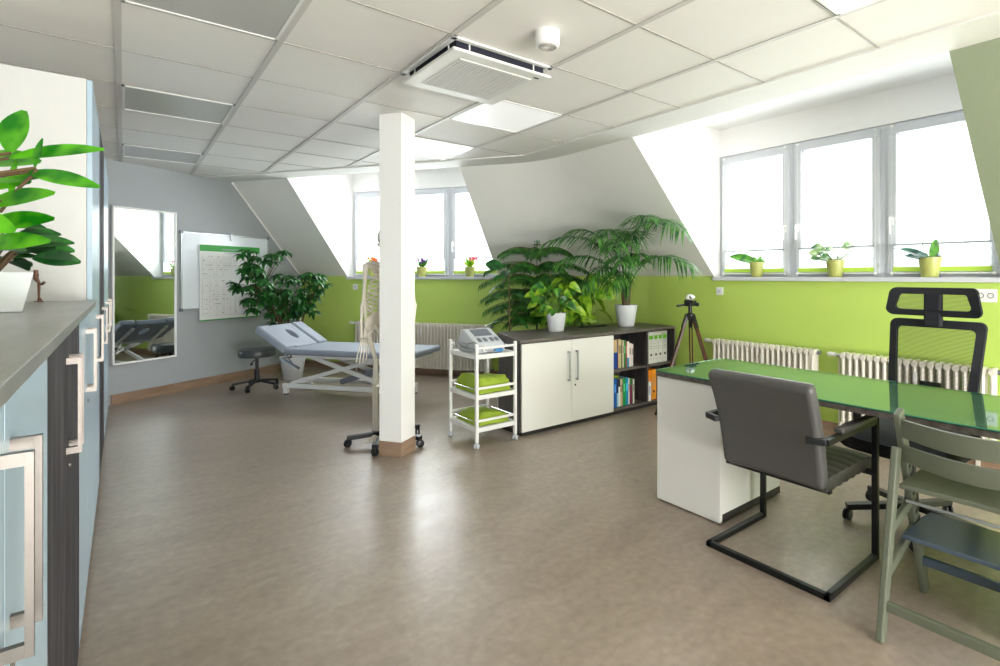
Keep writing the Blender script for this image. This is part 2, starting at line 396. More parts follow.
def section(Pf, s0, s1, w0, w1, ST, KN, side, slabel):
    # sloped wall with dormer opening w0..w1, knee wall below
    ja = (s0[0], s0[1]); jb = (s1[0], s1[1])   # (s at strip, s at knee) for both ends
    mb = MB()
    mb.poly([Pf(s0[0],ST,CE), Pf(w0,ST,CE), Pf(w0,KN,KZ), Pf(s0[1],KN,KZ)])
    if side == 'right':
        e_ = MB(); e_.poly([Pf(w1,ST,CE), Pf(5.0,ST,CE), Pf(5.0,KN,KZ), Pf(w1,KN,KZ)]); struct('wall_right_end_slope', e_, M['green_cast'], 'sloped wall with a green light cast in its colour at the right edge beyond the dormer', 'sloped wall')
    else: mb.poly([Pf(w1,ST,CE), Pf(s1[0],ST,CE), Pf(s1[1],KN,KZ), Pf(w1,KN,KZ)])
    struct('wall_%s_slope' % side, mb, M['slope'], slabel+' sloped attic wall in pale grey plaster', 'sloped wall')
    g = MB(); g.poly([Pf(s0[1],KN,0), Pf(s1[1],KN,0), Pf(s1[1],KN,1.262), Pf(s0[1],KN,1.262)])
    for a, b in ((s0[1], w0), (w1, s1[1])): g.poly([Pf(a,KN,1.262), Pf(b,KN,1.262), Pf(b,KN,KZ), Pf(a,KN,KZ)])
    struct('wall_%s' % side, g, M['green_wall' if side == 'right' else 'green_far_lit'], slabel+' low lime green wall', 'wall')
    WN = WN_R if side == 'right' else WN_L
    cr = ST+.83; W2 = WN+.12; zc = CE+.27; zw = CE+.284
    d = MB()
    for w in (w0, w1):
        d.poly([Pf(w,ST,CE), Pf(w,cr,zc), Pf(w,W2,zw), Pf(w,W2,1.25), Pf(w,KN,1.25), Pf(w,KN,KZ)])
    d.poly([Pf(w0,ST,CE), Pf(w1,ST,CE), Pf(w1,cr,zc), Pf(w0,cr,zc)])
    d.poly([Pf(w0,cr,zc), Pf(w1,cr,zc), Pf(w1,W2,zw), Pf(w0,W2,zw)])
    d.poly([Pf(w0,WN,2.485), Pf(w1,WN,2.485), Pf(w1,WN,zw), Pf(w0,WN,zw)])
    d.poly([Pf(w0,WN,2.485), Pf(w1,WN,2.485), Pf(w1,W2,2.485), Pf(w0,W2,2.485)])
    struct('wall_%s_dormer' % side, d, M['white_wall'], slabel+' white dormer niche around the windows', 'dormer')
    b = MB()
    def pr(a0, a1, n0, n1, z0, z1):
        P8 = [Pf(s, n, z) for z in (z0, z1) for n in (n0, n1) for s in (a0, a1)]
        b.add(P8, [(0,2,3,1),(4,5,7,6),(0,1,5,4),(2,6,7,3),(0,4,6,2),(1,3,7,5)])
    pr(w0+.002, w1-.002, KN-.035, W2, 1.256, 1.290)
    struct('trim_2' if side == 'right' else 'trim_3', b, M['pvc'], slabel+' light grey window sill', 'window sill', bevel=.004)

w0R, w1R = -3.03, -.82
w0L = V((1.503,6.94)).dot(dL)+.02; w1L = V((2.788,5.035)).dot(dL)
sg = lambda p: V((p.x, p.y)).dot(dL)
RB = .55
section(PR, (-jS.y+RB*.8, -jK.y+RB), (5.0, 5.0), w0R, w1R, ST_R, KN_R, 'right', 'right')
section(PL, (sg(gS), sg(gK)), (sg(jS)-RB*.8, sg(jK)-RB), w0L, w1L, ST_L, KN_L, 'back', 'far')
def bez(a, b, c, n=12): return [a*(1-i/n)**2+b*2*(i/n)*(1-i/n)+c*(i/n)**2 for i in range(n+1)]
bS = bez(V(PL(sg(jS)-RB*.8,ST_L,CE)), V((jS.x,jS.y,CE)), V(PR(-jS.y+RB*.8,ST_R,CE)))
bK = bez(V(PL(sg(jK)-RB,KN_L,KZ)), V((jK.x,jK.y,KZ)), V(PR(-jK.y+RB,KN_R,KZ)))
mb = MB(); mb.noflip = True; mb.sheet(lambda u,v: bS[round(u*12)].lerp(bK[round(u*12)], v), 12, 1)
struct('wall_corner_slope', mb, M['slope'], 'softly rounded bend of the sloped wall between the two dormers', 'sloped wall', smooth=True)
mb = MB(); mb.noflip = True; mb.sheet(lambda u,v: V((bK[round(u*12)].x,bK[round(u*12)].y,(KZ)*v)), 12, 1)
struct('wall_corner', mb, M['green_far_lit'], 'rounded bend of the green wall behind the sideboard plants', 'wall', smooth=True)
mb = MB(); mb.poly([(g0.x,g0.y,0),(gK.x,gK.y,0),(gK.x,gK.y,KZ),(gS.x,gS.y,CE),(g0.x,g0.y,CE)])
struct('wall_left', mb, M['grey_wall'], 'grey end wall with mirror and whiteboard', 'wall')
mb = MB(); mb.poly([(XS,YB,0),(XS,YB,CE),(g0.x,g0.y,CE),(g0.x,g0.y,0)])
struct('wall_side', mb, M['plaster'], 'plain wall behind the row of cabinets', 'wall')
mb = MB(); mb.poly([(XS,YB,0),(KN_R,YB,0),(KN_R,YB,KZ),(ST_R,YB,CE),(XS,YB,CE)])
struct('wall_front', mb, M['plaster'], 'plain wall behind the viewer', 'wall')
def baseb(name, a, b, nrm, lab):
    m = MB(); a = V(a)+nrm*.007; b = V(b)+nrm*.007
    m.bar((a.x,a.y,.05),(b.x,b.y,.05),.012,.10); struct(name, m, M['skirt'], lab, 'skirting board')
baseb('baseboard_left', (-.10, G0.y+.013), gK, gn, 'brown wood-look skirting along the grey wall')
baseb('baseboard_back', gK, jK, -nL, 'brown wood-look skirting along the far green wall')
baseb('baseboard_right', jK, (KN_R, YB), -nR, 'brown wood-look skirting along the right green wall')
# slope/grey wall corner trim
mb = MB(); mb.bar((gS.x+.0,gS.y-.012,CE-.01),(gK.x,gK.y-.012,KZ),.012,.02)
struct('trim_4', mb, M['white_wall'], 'thin white trim where grey wall meets the slope', 'trim')

# pillar
pc = V((1.558, 3.744)); a = math.atan2(.565, .825)
mb = MB(); Mx = Matrix.Translation((pc.x,pc.y,0)) @ Matrix.Rotation(a, 4, 'Z')
mb.box(-.09,.09,-.09,.09,0,CE, Mx)
pil = struct('wall_pillar', mb, M['white_wall'], 'square white pillar standing free in the room', 'pillar')
mb = MB(); mb.box(-.094,.094,-.094,.094,0,.107, Mx)
pb = mb.build('skirting', M['skirt'], pil)

# ------------------------------------------------------------------ windows
def window(idx, Pf, s0, s1, WN, label, hinge):
    root = bpy.data.objects.new('window_%d' % idx, None); COL.objects.link(root)
    root['kind'] = 'structure'; root['label'] = label; root['category'] = 'window'
    o = V(Pf((s0+s1)/2, WN, 1.29)); root.location = o
    ax = V(Pf(1, WN, 0))-V(Pf(0, WN, 0)); root.rotation_euler = (0, 0, math.atan2(ax.y, ax.x))
    # local x along wall, local y: outward?
    out = V(Pf(0, 1, 0))-V(Pf(0, 0, 0)); R = Matrix.Rotation(math.atan2(ax.y, ax.x), 3, 'Z'); sy = 1 if (R @ V((0,1,0))).dot(out) > 0 else -1
    W = abs(s1-s0)/2; H = 1.193
    def fr(x0, x1, z0, z1, w, y0, y1, wt=None):
        m = MB(); wt = wt or w
        ya, yb = sorted((sy*y0, sy*y1))
        m.box(x0, x1, ya, yb, z0, z0+w); m.box(x0, x1, ya, yb, z1-wt, z1)
        m.box(x0, x0+w, ya, yb, z0+w, z1-wt); m.box(x1-w, x1, ya, yb, z0+w, z1-wt); return m
    fr(-W, W, 0, H, .035, .015, .08).build('window_frame', M['pvc'], root, bevel=.003)
    sa = fr(-W+.028, W-.028, .026, H-.026, .058, -.008, .06).build('sash', M['pvc'], root, bevel=.004)
    fr(-W+.082, W-.082, .08, H-.08, .006, .010, .03).build('seal', M['pvc_seal'], sa)
    g = MB(); ya, yb = sorted((sy*.022, sy*.026)); g.box(-W+.084, W-.084, ya, yb, .082, H-.082); g.build('glass_pane', M['glass'], sa)
    hx = (W-.056)*hinge; h = MB()
    h.box(hx-.012, hx+.012, *sorted((sy*-.008, sy*-.018)), .40, .47)
    h.tube([(hx, sy*-.012, .455), (hx, sy*-.05, .455), (hx, sy*-.055, .445), (hx, sy*-.055, .33)], .008, 8)
    h.build('handle', M['white_gloss'], sa, smooth=True)
    hg = MB()
    for z in (.06, H-.09): hg.tube([(-hx*1.06, sy*-.004, z), (-hx*1.06, sy*-.004, z+.05)], .006, 8)
    hg.build('hinge', M['alu'], root)
    # pleated blind
    b = thing('pleated_blind', label.replace('white framed window', 'lowered white pleated blind with green bottom band in the window'), 'blind', root.location, root.rotation_euler[2], 'pleated blinds')
    x0, x1 = -W+.07, W-.07; npl = 12; zb, zt = .075, .245
    pl = MB()
    def fn(u, v):
        k = v*npl*2; zz = zb+(zt-zb)*v; y = .004 if int(round(k)) % 2 else -.006
        return (x0+(x1-x0)*u, sy*(-.018+y), zz)
    pl.sheet(fn, 1, npl*2); pl.build('pleated_fabric', M['blind'], b)
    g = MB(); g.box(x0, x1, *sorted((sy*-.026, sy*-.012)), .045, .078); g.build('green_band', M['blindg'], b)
    t = MB(); t.box(x0, x1, *sorted((sy*-.028, sy*-.010)), zt, zt+.010); t.build('top_rail', M['alu'], b)
    t = MB(); t.tube([(x0-.01, sy*-.022, .032), (x1+.01, sy*-.022, .032)], .006, 8); t.build('bottom_rail', M['white_gloss'], b)
    for sx in (x0-.012, x1+.012):
        t = MB(); t.tube([(sx, sy*-.018, .03), (sx, sy*-.018, H-.03)], .0012, 5)
        for z in (.03, H-.03): t.ball((sx, sy*-.02, z), (.013,.012,.013), 10, 6)
        t.build('guide_wire', M['white_gloss'], b)
    return root
pitR = (w1R-w0R)/3; pitL = (w1L-w0L)/3
nm = ['left', 'middle', 'right']
for k in range(3):
    window(k+1, PR, w0R+pitR*k, w0R+pitR*(k+1), WN_R, '%s white framed window of the right dormer' % nm[k], 1 if k == 0 else -1)
for k in range(3):
    window(k+4, PL, w0L+pitL*k, w0L+pitL*(k+1), WN_L, '%s white framed window of the far dormer' % nm[k], 1 if k == 0 else -1)

# ------------------------------------------------------------------ things on the ceiling
def tilec(j, i): return (X0+(j+.5)*TS, Y0+(i+.5)*TS)
for (j, i, mt_, lab) in ((3,0,'led_glow','square light panel with painted window glow in the ceiling just beyond the air conditioner'), (3,2,'led_glow','square light panel with painted window glow in the ceiling right of the pillar top'),
                    (3,-4,'led_glow','square light panel at the top right edge of the ceiling'), (0,-1,'led_shade','unlit square light panel in shaded tone at the top left of the ceiling'),
                    (0,2,'led_shade','unlit light panel in shaded tone third along the left ceiling bay'), (0,5,'led_shade','unlit light panel in shaded tone nearest the grey wall')):
    x, y = tilec(j, i); t = thing('ceiling_light_panel', lab, 'ceiling light', (x, y, CE), 0, 'square ceiling light panels')
    h = TS/2-.014; m = MB()
    for q in ((-h,h,-h,-h+.014),(-h,h,h-.014,h),(-h,-h+.014,-h,h),(h-.014,h,-h,h)): m.box(*q, -.009, -.001)
    m.build('panel_frame', M['white_gloss'], t); m = MB(); m.box(-h+.014,h-.014,-h+.014,h-.014,-.005,-.001); m.build('diffuser', M[mt_], t)
x, y = tilec(2, -1)
t = thing('air_conditioner', 'square white ceiling cassette air conditioner with lowered grille panel', 'air conditioner', (x, y, CE))
m = MB(); h = TS/2
for q in ((-h,h,-h,-h+.03),(-h,h,h-.03,h),(-h,-h+.03,-h,h),(h-.03,h,-h,h)): m.box(*q, -.014, -.001)
m.build('ceiling_collar', M['white_gloss'], t, bevel=.003)
m = MB(); m.box(-.272,.272,-.272,.272,-.052,-.002); m.build('housing', M['acdark'], t)
for sx in (-1, 1):
    for q_ in ((sx*.276, .2), (sx*.276, -.2), (.2, sx*.276), (-.2, sx*.276)):
        MB().bar((q_[0], q_[1], -.055), (q_[0], q_[1], -.002), .006, .006).build('clip', M['white_gloss'], t)
m = MB(); m.box(-.305,.305,-.305,.305,-.068,-.053); pn = m.build('front_panel', M['white'], t, bevel=.006)
m = MB(); g = .215
for q in ((-g-.008,g+.008,-g-.008,-g),(-g-.008,g+.008,g,g+.008),(-g-.008,-g,-g,g),(g,g+.008,-g,g)): m.box(*q, -.0715, -.067)
m.build('grille_border', M['white_gloss'], pn)
m = MB(); m.mi = 1; m.box(-g,g,-g,g,-.0695,-.0675); m.mi = 0
for k in range(25):
    a_ = -g+2*g*(k+.5)/25
    m.box(-g,g,a_-.0030,a_+.0030,-.0735,-.069)
for k in range(13): a_ = -g+2*g*(k+.5)/13; m.box(a_-.005,a_+.005,-g,g,-.0715,-.068)
m.build('intake_grille', [M['acgrille'], mat('grille_gap', (112,110,108), .7)], pn)
m = MB(); m.box(.22,.25,-.262,-.250,-.0705,-.067); m.build('indicator', M['black'], pn)
x, y = tilec(2, -2)
t = thing('smoke_detector', 'round white smoke detector on a ceiling tile right of the air conditioner', 'smoke detector', (x+.03, y+.01, CE)); t.scale = (1.15,1.15,1.15)
MB().lathe([(.052,0),(.052,-.03),(.05,-.055),(.042,-.062),(.02,-.062)]).build('body', M['white_gloss'], t, smooth=True)
m = MB()
for k in (.018,.028,.037): m.tube([(k*cos(2*pi*q/20),k*sin(2*pi*q/20),-.0635) for q in range(20)], .0016, 5, True)
m.build('vent_ring', M['seam'], t)

# ------------------------------------------------------------------ left cabinet row
FX = -.113
def bar_handle(parent, y, z0=.85, z1=1.10, x=FX):
    m = MB(); xo = x+.026
    m.box(xo-.004, xo+.004, y-.005, y+.005, z0, z1)
    m.box(x, xo-.0041, y-.005, y+.005, z0, z0+.016); m.box(x, xo-.0041, y-.005, y+.005, z1-.016, z1)
    return m.build('handle', M['steel'], parent)
def cabinet(y0, y1, ztop, dm, label, z_h=(.845,1.09), group=None, handles=True):
    t = thing('storage_cabinet', label, 'cabinet', (0,0,0), 0, group)
    t.location = (0, (y0+y1)/2, 0); w = (y1-y0)/2
    m = MB(); m.box(-.715, FX-.02, -w+.001, w-.001, .06, ztop); m.build('carcass', M['cab_side'], t, bevel=.001)
    m = MB(); m.box(-.70, FX-.05, -w+.002, w-.002, 0, .06); m.build('plinth', M['dark'], t)
    for sgn in (-1, 1):
        a0, a1 = (-w+.002, -.0015) if sgn < 0 else (.0015, w-.002)
        top_parts = [(.065, min(ztop, 1.155) if ztop < 1.3 else 1.62)]
        d = MB(); d.box(FX-.019, FX, a0, a1, .065, ztop-.004)
        dd = d.build('door', M[dm], t, bevel=.0015)
        bar_handle(dd, sgn*.042, *z_h)
        if sgn > 0:
            l_ = MB(); l_.lathe([(.007,0),(.007,.004)], n=12, M=Matrix.Rotation(pi/2,3,'Y')); l_.build('lock', M['steel'], dd, loc=(FX, sgn*.042, z_h[0]-.05))
    return t
cabinet(-.50, .46, 1.16, 'white_sky_tint', 'low pale cabinet beside the viewer at the near end of the worktop')
cabinet(.46, 1.405, 1.16, 'white_sky_tint', 'nearest low white cabinet, sky reflection tinted in, with two large handles at the left edge')
cabinet(1.405, 2.35, 1.16, 'dark_door', 'low cabinet with dark wood-grain doors under the worktop')
cabinet(2.35, 3.279, 1.16, 'white_sky_tint', 'low pale cabinet between the dark wood one and the tall units')
cabinet(3.281, 4.23, 2.217, 'white_sky_tint', 'nearest tall white cabinet at the end of the worktop')
cabinet(4.232, 5.18, 2.217, 'dark_door', 'tall cabinet with dark wood-grain doors between white tall cabinets')
cabinet(5.182, 6.13, 2.217, 'white_sky_tint', 'tall white cabinet just beyond the dark tall cabinet')
cabinet(6.132, 6.56, 2.217, 'white_sky_tint', 'narrow tall white cabinet nearest the mirror')
mb = MB(); mb.box(-.715, -.098, -.52, 3.278, 1.162, 1.187)
tag(mb.build('worktop', M['worktop'], bevel=.002), 'grey worktop running along the low cabinets with a plant on it', 'worktop')

# ------------------------------------------------------------------ grey wall: mirror, whiteboard, calendar
ga = math.atan2(gd.y, gd.x); MIRROR_TURN = 1.2
def on_grey(t_, off): p = G0+gd*t_+gn*off; return (p.x, p.y, 0)
# local frame: x along wall, y = -gn direction => into wall
t = thing('wall_mirror', 'tall wall mirror with thin white frame on the grey wall', 'mirror', on_grey(.3425, .008), ga+RD(MIRROR_TURN))
W, z0, z1 = .3225, .398, 2.01
m = MB()
for q in ((-W,W,z0,z0+.02),(-W,W,z1-.02,z1),(-W,-W+.018,z0,z1),(W-.018,W,z0,z1)): m.box(q[0],q[1],-.022,0,q[2],q[3])
m.build('mirror_frame', M['white_gloss'], t, bevel=.002)
m = MB(); m.box(-W+.018,W-.018,-.012,-.002,z0+.02,z1-.02); m.build('mirror_glass', M['mirror'], t)
t = thing('whiteboard', 'white magnetic board on the grey wall behind the calendar poster', 'whiteboard', on_grey(1.295,.001), ga)
W, z0, z1 = .575, .915, 1.80
m = MB(); m.box(-W,W,-.014,0,z0,z1); m.build('board_surface', M['board'], t)
m = MB()
for q in ((-W-.008,W+.008,z0-.008,z0+.012),(-W-.008,W+.008,z1-.012,z1+.008),(-W-.008,-W+.010,z0,z1),(W-.010,W+.008,z0,z1)): m.box(q[0],q[1],-.018,0,q[2],q[3])
m.build('board_frame', M['alu'], t, bevel=.002)
m = MB()
for sx in (-W,W):
    for z in (z0,z1): m.box(sx-.018,sx+.018,-.021,0,z-.018,z+.018)
m.build('corner_cap', M['dev2'], t, bevel=.004)
m = MB(); m.tube([(.02,-.012,z1+.03),(.02,-.026,z1+.03),(.02,-.028,z1-.05),(.02,-.04,z1-.065)], .004, 6); m.box(.005,.035,-.024,-.016,z1-.02,z1+.02); m.build('hook', M['alu'], t)
t = thing('calendar_poster', 'large hanging wall calendar with green header and date tables', 'calendar', on_grey(1.318,.026), ga)
W, z0, z1 = .40, .772, 1.668
m = MB(); m.box(-W,W,-.012,0,z0,z1); m.build('poster_sheet', M['paper'], t)
m = MB(); m.box(-W,W,-.0135,-.012,z1-.075,z1); m.box(-W,W,-.0135,-.012,z0,z0+.012); m.build('green_band', M['pgreen'], t)
m = MB(); rr = random.Random(3)
m.box(-.12,.27,-.0145,-.0132,z1-.055,z1-.043)       # header line
m.mi = 0
for bx0,bx1,bz0,bz1 in ((-W+.03,W-.02,1.30,1.56),(-W+.03,.04,.83,1.27),(.06,W-.02,.83,1.27)):
    n_ = int((bz1-bz0)/.052)
    for r in range(n_):
        zz = bz1-(r+.5)*(bz1-bz0)/n_; x = bx0+.01
        m.box(bx0,bx1,-.0126,-.0121,zz-.026,zz-.0252)
        while x < bx1-.02:
            l_ = rr.uniform(.006,.03)
            if rr.random() < .42: m.box(x,x+l_,-.0127,-.0121,zz-.004,zz+rr.uniform(0,.006))
            x += .03
    for c_ in range(int((bx1-bx0)/.09)+1): x = bx0+c_*.09; m.box(x,x+.001,-.0126,-.0121,bz0,bz1)
m.box(-.1,.25,-.0127,-.0121,z1-.092,z1-.086)
m.build('printed_dates', M['print'], t)
m = MB()
for bx0,bx1,bz0,bz1 in ((-W+.025,W-.015,1.295,1.565),(-W+.025,.045,.825,1.275),(.055,W-.015,.825,1.275)):
    for q in ((bx0,bx1,bz0,bz0+.002),(bx0,bx1,bz1-.002,bz1),(bx0,bx0+.002,bz0,bz1),(bx1-.002,bx1,bz0,bz1)): m.box(q[0],q[1],-.0128,-.0121,q[2],q[3])
m.build('table_border', mat('pale_green_line', (170,196,190), .6), t)

# ------------------------------------------------------------------ radiators
def radiator(loc, rz, L, label, z0=.11, z1=.70):
    t = thing('radiator', label, 'radiator', loc, rz, 'column radiators'); n = round(L/.048); p = L/n
    m = MB()
    for k in range(n):
        x = -L/2+(k+.5)*p
        for y in (-.038, 0, .038): m.tube([(x,y,z0+.02),(x,y,z1-.02)], .0135, 6)
        for z in (z0+.03, z1-.03):
            m.tube([(x-.0,-.052,z),(x,.052,z)], .021, 8)
            m.tube([(x,-.045,z+.006*(1 if z>.4 else -1)),(x,.045,z+.006*(1 if z>.4 else -1))], .021, 8)
    for z in (z0+.03, z1-.03): m.tube([(-L/2,0,z),(L/2,0,z)], .016, 8)
    m.build('columns', M['rad'], t, smooth=True)
    for z in (z0+.03, z1-.03): MB().tube([(L/2,0,z),(L/2+.02,0,z)], .018, 8).build('end_plug', M['dev2'], t, smooth=True)
    m = MB(); m.tube([(-L/2-.045,0,z1-.03),(-L/2,0,z1-.03)], .012, 8); m.tube([(-L/2-.11,0,z1-.03),(-L/2-.10,0,z1-.03),(-L/2-.05,0,z1-.03)], [.014,.021,.018], 12)
    m.build('thermostat_valve', M['white_gloss'], t, smooth=True)
    m = MB(); m.tube([(-L/2-.04,0,z1-.03),(-L/2-.04,.05,z1-.06),(-L/2-.04,.05,.0)], .009, 8); m.build('supply_pipe', M['rad'], t, smooth=True)
    m = MB(); m.box(.02,.045,-.065,-.052,z1-.16,z1-.09); m.build('heat_meter', M['white_gloss'], t, bevel=.003)
    for sx in (-L/2+.12, L/2-.12):
        m = MB(); m.box(sx-.012,sx+.012,-.0,.075,z0+.02,z0+.045); m.box(sx-.012,sx+.012,.062,.075,z0-.11,z0+.2)
        m.build('wall_bracket', M['rad'], t)
    return t
radiator((4.415, 2.475, 0), -pi/2, .98, 'cream column radiator right of the tripod on the right wall')
radiator((4.415, 1.31, 0), -pi/2, .97, 'cream column radiator behind the office chair')
q = PL((w0L+w1L)/2-.02+.1, KN_L-.085, 0); radiator(q, math.atan2(dL.y, dL.x), 2.0, 'long white column radiator under the far window behind the pillar', .09, .69)

# sockets
def socket(Pf, s, n, z, w, h, label, two):
    o = V(Pf(s, n, z)); ax = V(Pf(1,n,0))-V(Pf(0,n,0)); t = thing('wall_socket' if two else 'wall_switch', label, 'socket' if two else 'switch', o, math.atan2(ax.y, ax.x))
    out = V(Pf(0,0,0))-V(Pf(0,1,0)); R = Matrix.Rotation(math.atan2(ax.y,ax.x),3,'Z'); sy = 1 if (R@V((0,1,0))).dot(out)>0 else -1
    MB().box(-w/2,w/2,*sorted((sy*.001,sy*.011)),-h/2,h/2).build('cover_plate', M['white_gloss'], t, bevel=.003)
    m = MB()
    if two:
        for sx in (-w*.22, w*.22):
            m.tube([(sx+.016*cos(a_*pi/8), sy*.0115, .016*sin(a_*pi/8)) for a_ in range(16)], .003, 6, True)
        m.build('outlet_ring', M['dev2'], t)
    else: m.box(-w*.22,w*.22,*sorted((sy*.01,sy*.015)),-h*.22,h*.22); m.build('rocker', M['dev'], t, bevel=.002)
socket(PR, -2.96, KN_R-.001, 1.152, .075, .075, 'small white switch plate on green wall below left end of right sill', False)
socket(PR, -.905, KN_R-.001, 1.168, .12, .09, 'white double socket on green wall right of the office chair headrest', True)
socket(PL, V((2.453,7.386)).dot(dL), KN_L-.001, 1.148, .075, .075, 'small white switch plate on far green wall left of skeleton', False)

# ------------------------------------------------------------------ exam bench
t = thing('treatment_bench', 'grey-blue padded treatment bench with raised head section on white scissor frame', 'treatment bench', (1.31, 6.12, 0), math.atan2(-.80, .60))
BW = .68; BT = .53
def pad(x0, x1, y0, y1, z0, z1, name, par, T=None, bev=.02):
    m = MB(); m.T = T; m.box(x0,x1,y0,y1,z0,z1); return m.build(name, M['blue_vinyl'], par, smooth=True, bevel=bev, seg=3)
pad(0, 1.47, 0, BW, BT-.065, BT, 'main_cushion', t, None, .025)
Th = Matrix.Translation((0,0,BT-.03)) @ Matrix.Rotation(RD(31), 4, 'Y')   # rotates -x upward
hd = MB(); hd.T = Th
# head section: centre with face slot made from four blocks, side bolsters
x0, x1 = -.44, -.005; ya, yb = .17, BW-.17; fx0, fx1, fy0, fy1 = -.33, -.16, BW/2-.045, BW/2+.045
m = MB(); m.T = Th
ring = []; inner = []; N = 24
pts_o = []; pts_i = []
for k in range(N):
    a_ = 2*pi*k/N; c_, s_ = cos(a_), sin(a_)
    k_ = 1/max(abs(c_), abs(s_)); pts_o.append(((x0+x1)/2+c_*k_*(x1-x0)/2, BW/2+s_*k_*(yb-ya)/2))
    pts_i.append(((fx0+fx1)/2+c_*(fx1-fx0)/2, BW/2+s_*(fy1-fy0)/2))
vs = [(p[0],p[1],z) for z in (-.035,.035) for P_ in (pts_o, pts_i) for p in P_]; fs = []
for k in range(N):
    k2 = (k+1)%N
    fs += [(k,k2,N+k2,N+k),(2*N+k,3*N+k,3*N+k2,2*N+k2),(k,2*N+k,2*N+k2,k2),(N+k,N+k2,3*N+k2,3*N+k)]
m.add(vs, fs); hc = m.build('head_cushion', M['blue_vinyl'], t, smooth=True, bevel=.012, seg=3)
pad(x0,x1,0,ya-.003,-.035,.05,'side_bolster',t,Th,.025); pad(x0,x1,yb+.003,BW,-.035,.05,'side_bolster',t,Th,.025)
m = MB(); m.T = Th
for y in (.15, BW-.15): m.bar((-.38,y,-.05),(0.02,y,-.05),.03,.025)
m.build('head_frame', M['frame_white'], t)
m = MB()
for y in (.10, BW-.10): m.bar((.02,y,BT-.085),(1.40,y,BT-.085),.035,.035)
for x in (.05,.5,1.0,1.39): m.bar((x,.10,BT-.085),(x,BW-.10,BT-.085),.035,.03)
m.build('upper_frame', M['frame_white'], t, bevel=.003)
m = MB()
for y in (.21, BW-.12): m.bar((-.17,y,.10),(1.22,y,.10),.045,.05)
for x in (-.15,1.20): m.bar((x,.17,.10),(x,BW-.08,.10),.05,.05)
m.build('base_frame', M['frame_white'], t, bevel=.003)
for y0_ in (.17,):
    m = MB()
    for y in (.20, BW-.16): m.bar((-.08,y,.125),(1.0,y,BT-.10),.025,.04)
    m.build('scissor_arm', M['frame_white'], t)
    m = MB()
    for y in (.23, BW-.19): m.bar((.12,y,BT-.10),(1.12,y,.125),.025,.045)
    m.build('scissor_arm', M['frame_white'], t)
m = MB(); m.bar((.45,BW/2,.14),(.95,BW/2,.30),.06,.06); m.tube([(.9,BW/2,.28),(1.1,BW/2,.40)],.014,8); m.build('lift_motor', M['dev2'], t)
m = MB(); m.bar((-.18,.15,.40),(0.06,.15,.30),.02,.02); m.bar((-.12,.15,.46),(-.02,.15,.33),.012,.012); m.build('tilt_brace', M['chrome'], t)
for (x,y) in ((-.15,.20),(-.15,BW-.10),(1.20,.20),(1.20,BW-.10)):
    m = MB(); m.box(x-.022,x+.022,y-.022,y+.022,.012,.08); m.mi = 1; m.lathe([(.026,0),(.026,.014)],(x,y,0),12); m.build('foot', [M['frame_white'], M['black']], t)
m = MB(); m.tube([(1.15,.10,.05),(1.44,.06,.05)],.006,6); m.ball((1.45,.06,.05),.012); m.build('foot_control', M['black'], t)

# ------------------------------------------------------------------ five-star bases
def caster(par, x, y, R=.026, ang=0, m_='black'):
    m = MB()
    for s_ in (-.011, .011):
        M3 = Matrix.Rotation(ang,3,'Z') @ Matrix.Rotation(pi/2,3,'X')
        m.lathe([(R*.8,-.007),(R,-.004),(R,.004),(R*.8,.007)], (x+s_*-sin(ang), y+s_*cos(ang), R), 14, M3)
    m.tube([(x,y,R*1.2),(x,y,R*2.3)], .007, 6)
    return m.build('caster', M[m_], par, smooth=True)
def star(par, R, zc, a0, mt_, th=.022, cast=.026, wid=.035):
    for k in range(5):
        a_ = a0+2*pi*k/5; m = MB()
        m.bar((0,0,zc),(R*cos(a_),R*sin(a_),cast*2.3+.004), wid, th); m.build('base_leg', M[mt_], par, bevel=.004)
        caster(par, (R-.006)*cos(a_), (R-.006)*sin(a_), cast, a_+.9)
t = thing('rolling_stool', 'round dark grey rolling stool beside the treatment bench', 'stool', (1.19, 6.90, 0))
star(t, .25, .10, 2.9, 'black')
MB().lathe([(.028,.07),(.028,.22),(.018,.22),(.018,.40)]).build('gas_column', [M['black']], t, smooth=True)
MB().lathe([(.05,.365),(.16,.372),(.16,.378),(.05,.378)]).build('seat_plate', M['black'], t)
MB().lathe([(.17,.372),(.188,.376),(.192,.40),(.192,.44),(.182,.46),(.10,.468),(.01,.468)],n=32).build('seat_cushion', M['stoolv'], t, smooth=True)
MB().tube([(0,-.02,.35),(-.06,-.10,.33),(-.08,-.13,.30)],[.006,.006,.014],8).build('lever', M['black'], t, smooth=True)

# ------------------------------------------------------------------ skeleton
t = thing('anatomical_skeleton', 'life-size teaching skeleton on a black rolling stand behind the pillar', 'skeleton', (1.585, 3.995, 0), -TH)
t.scale = (1,1,1)
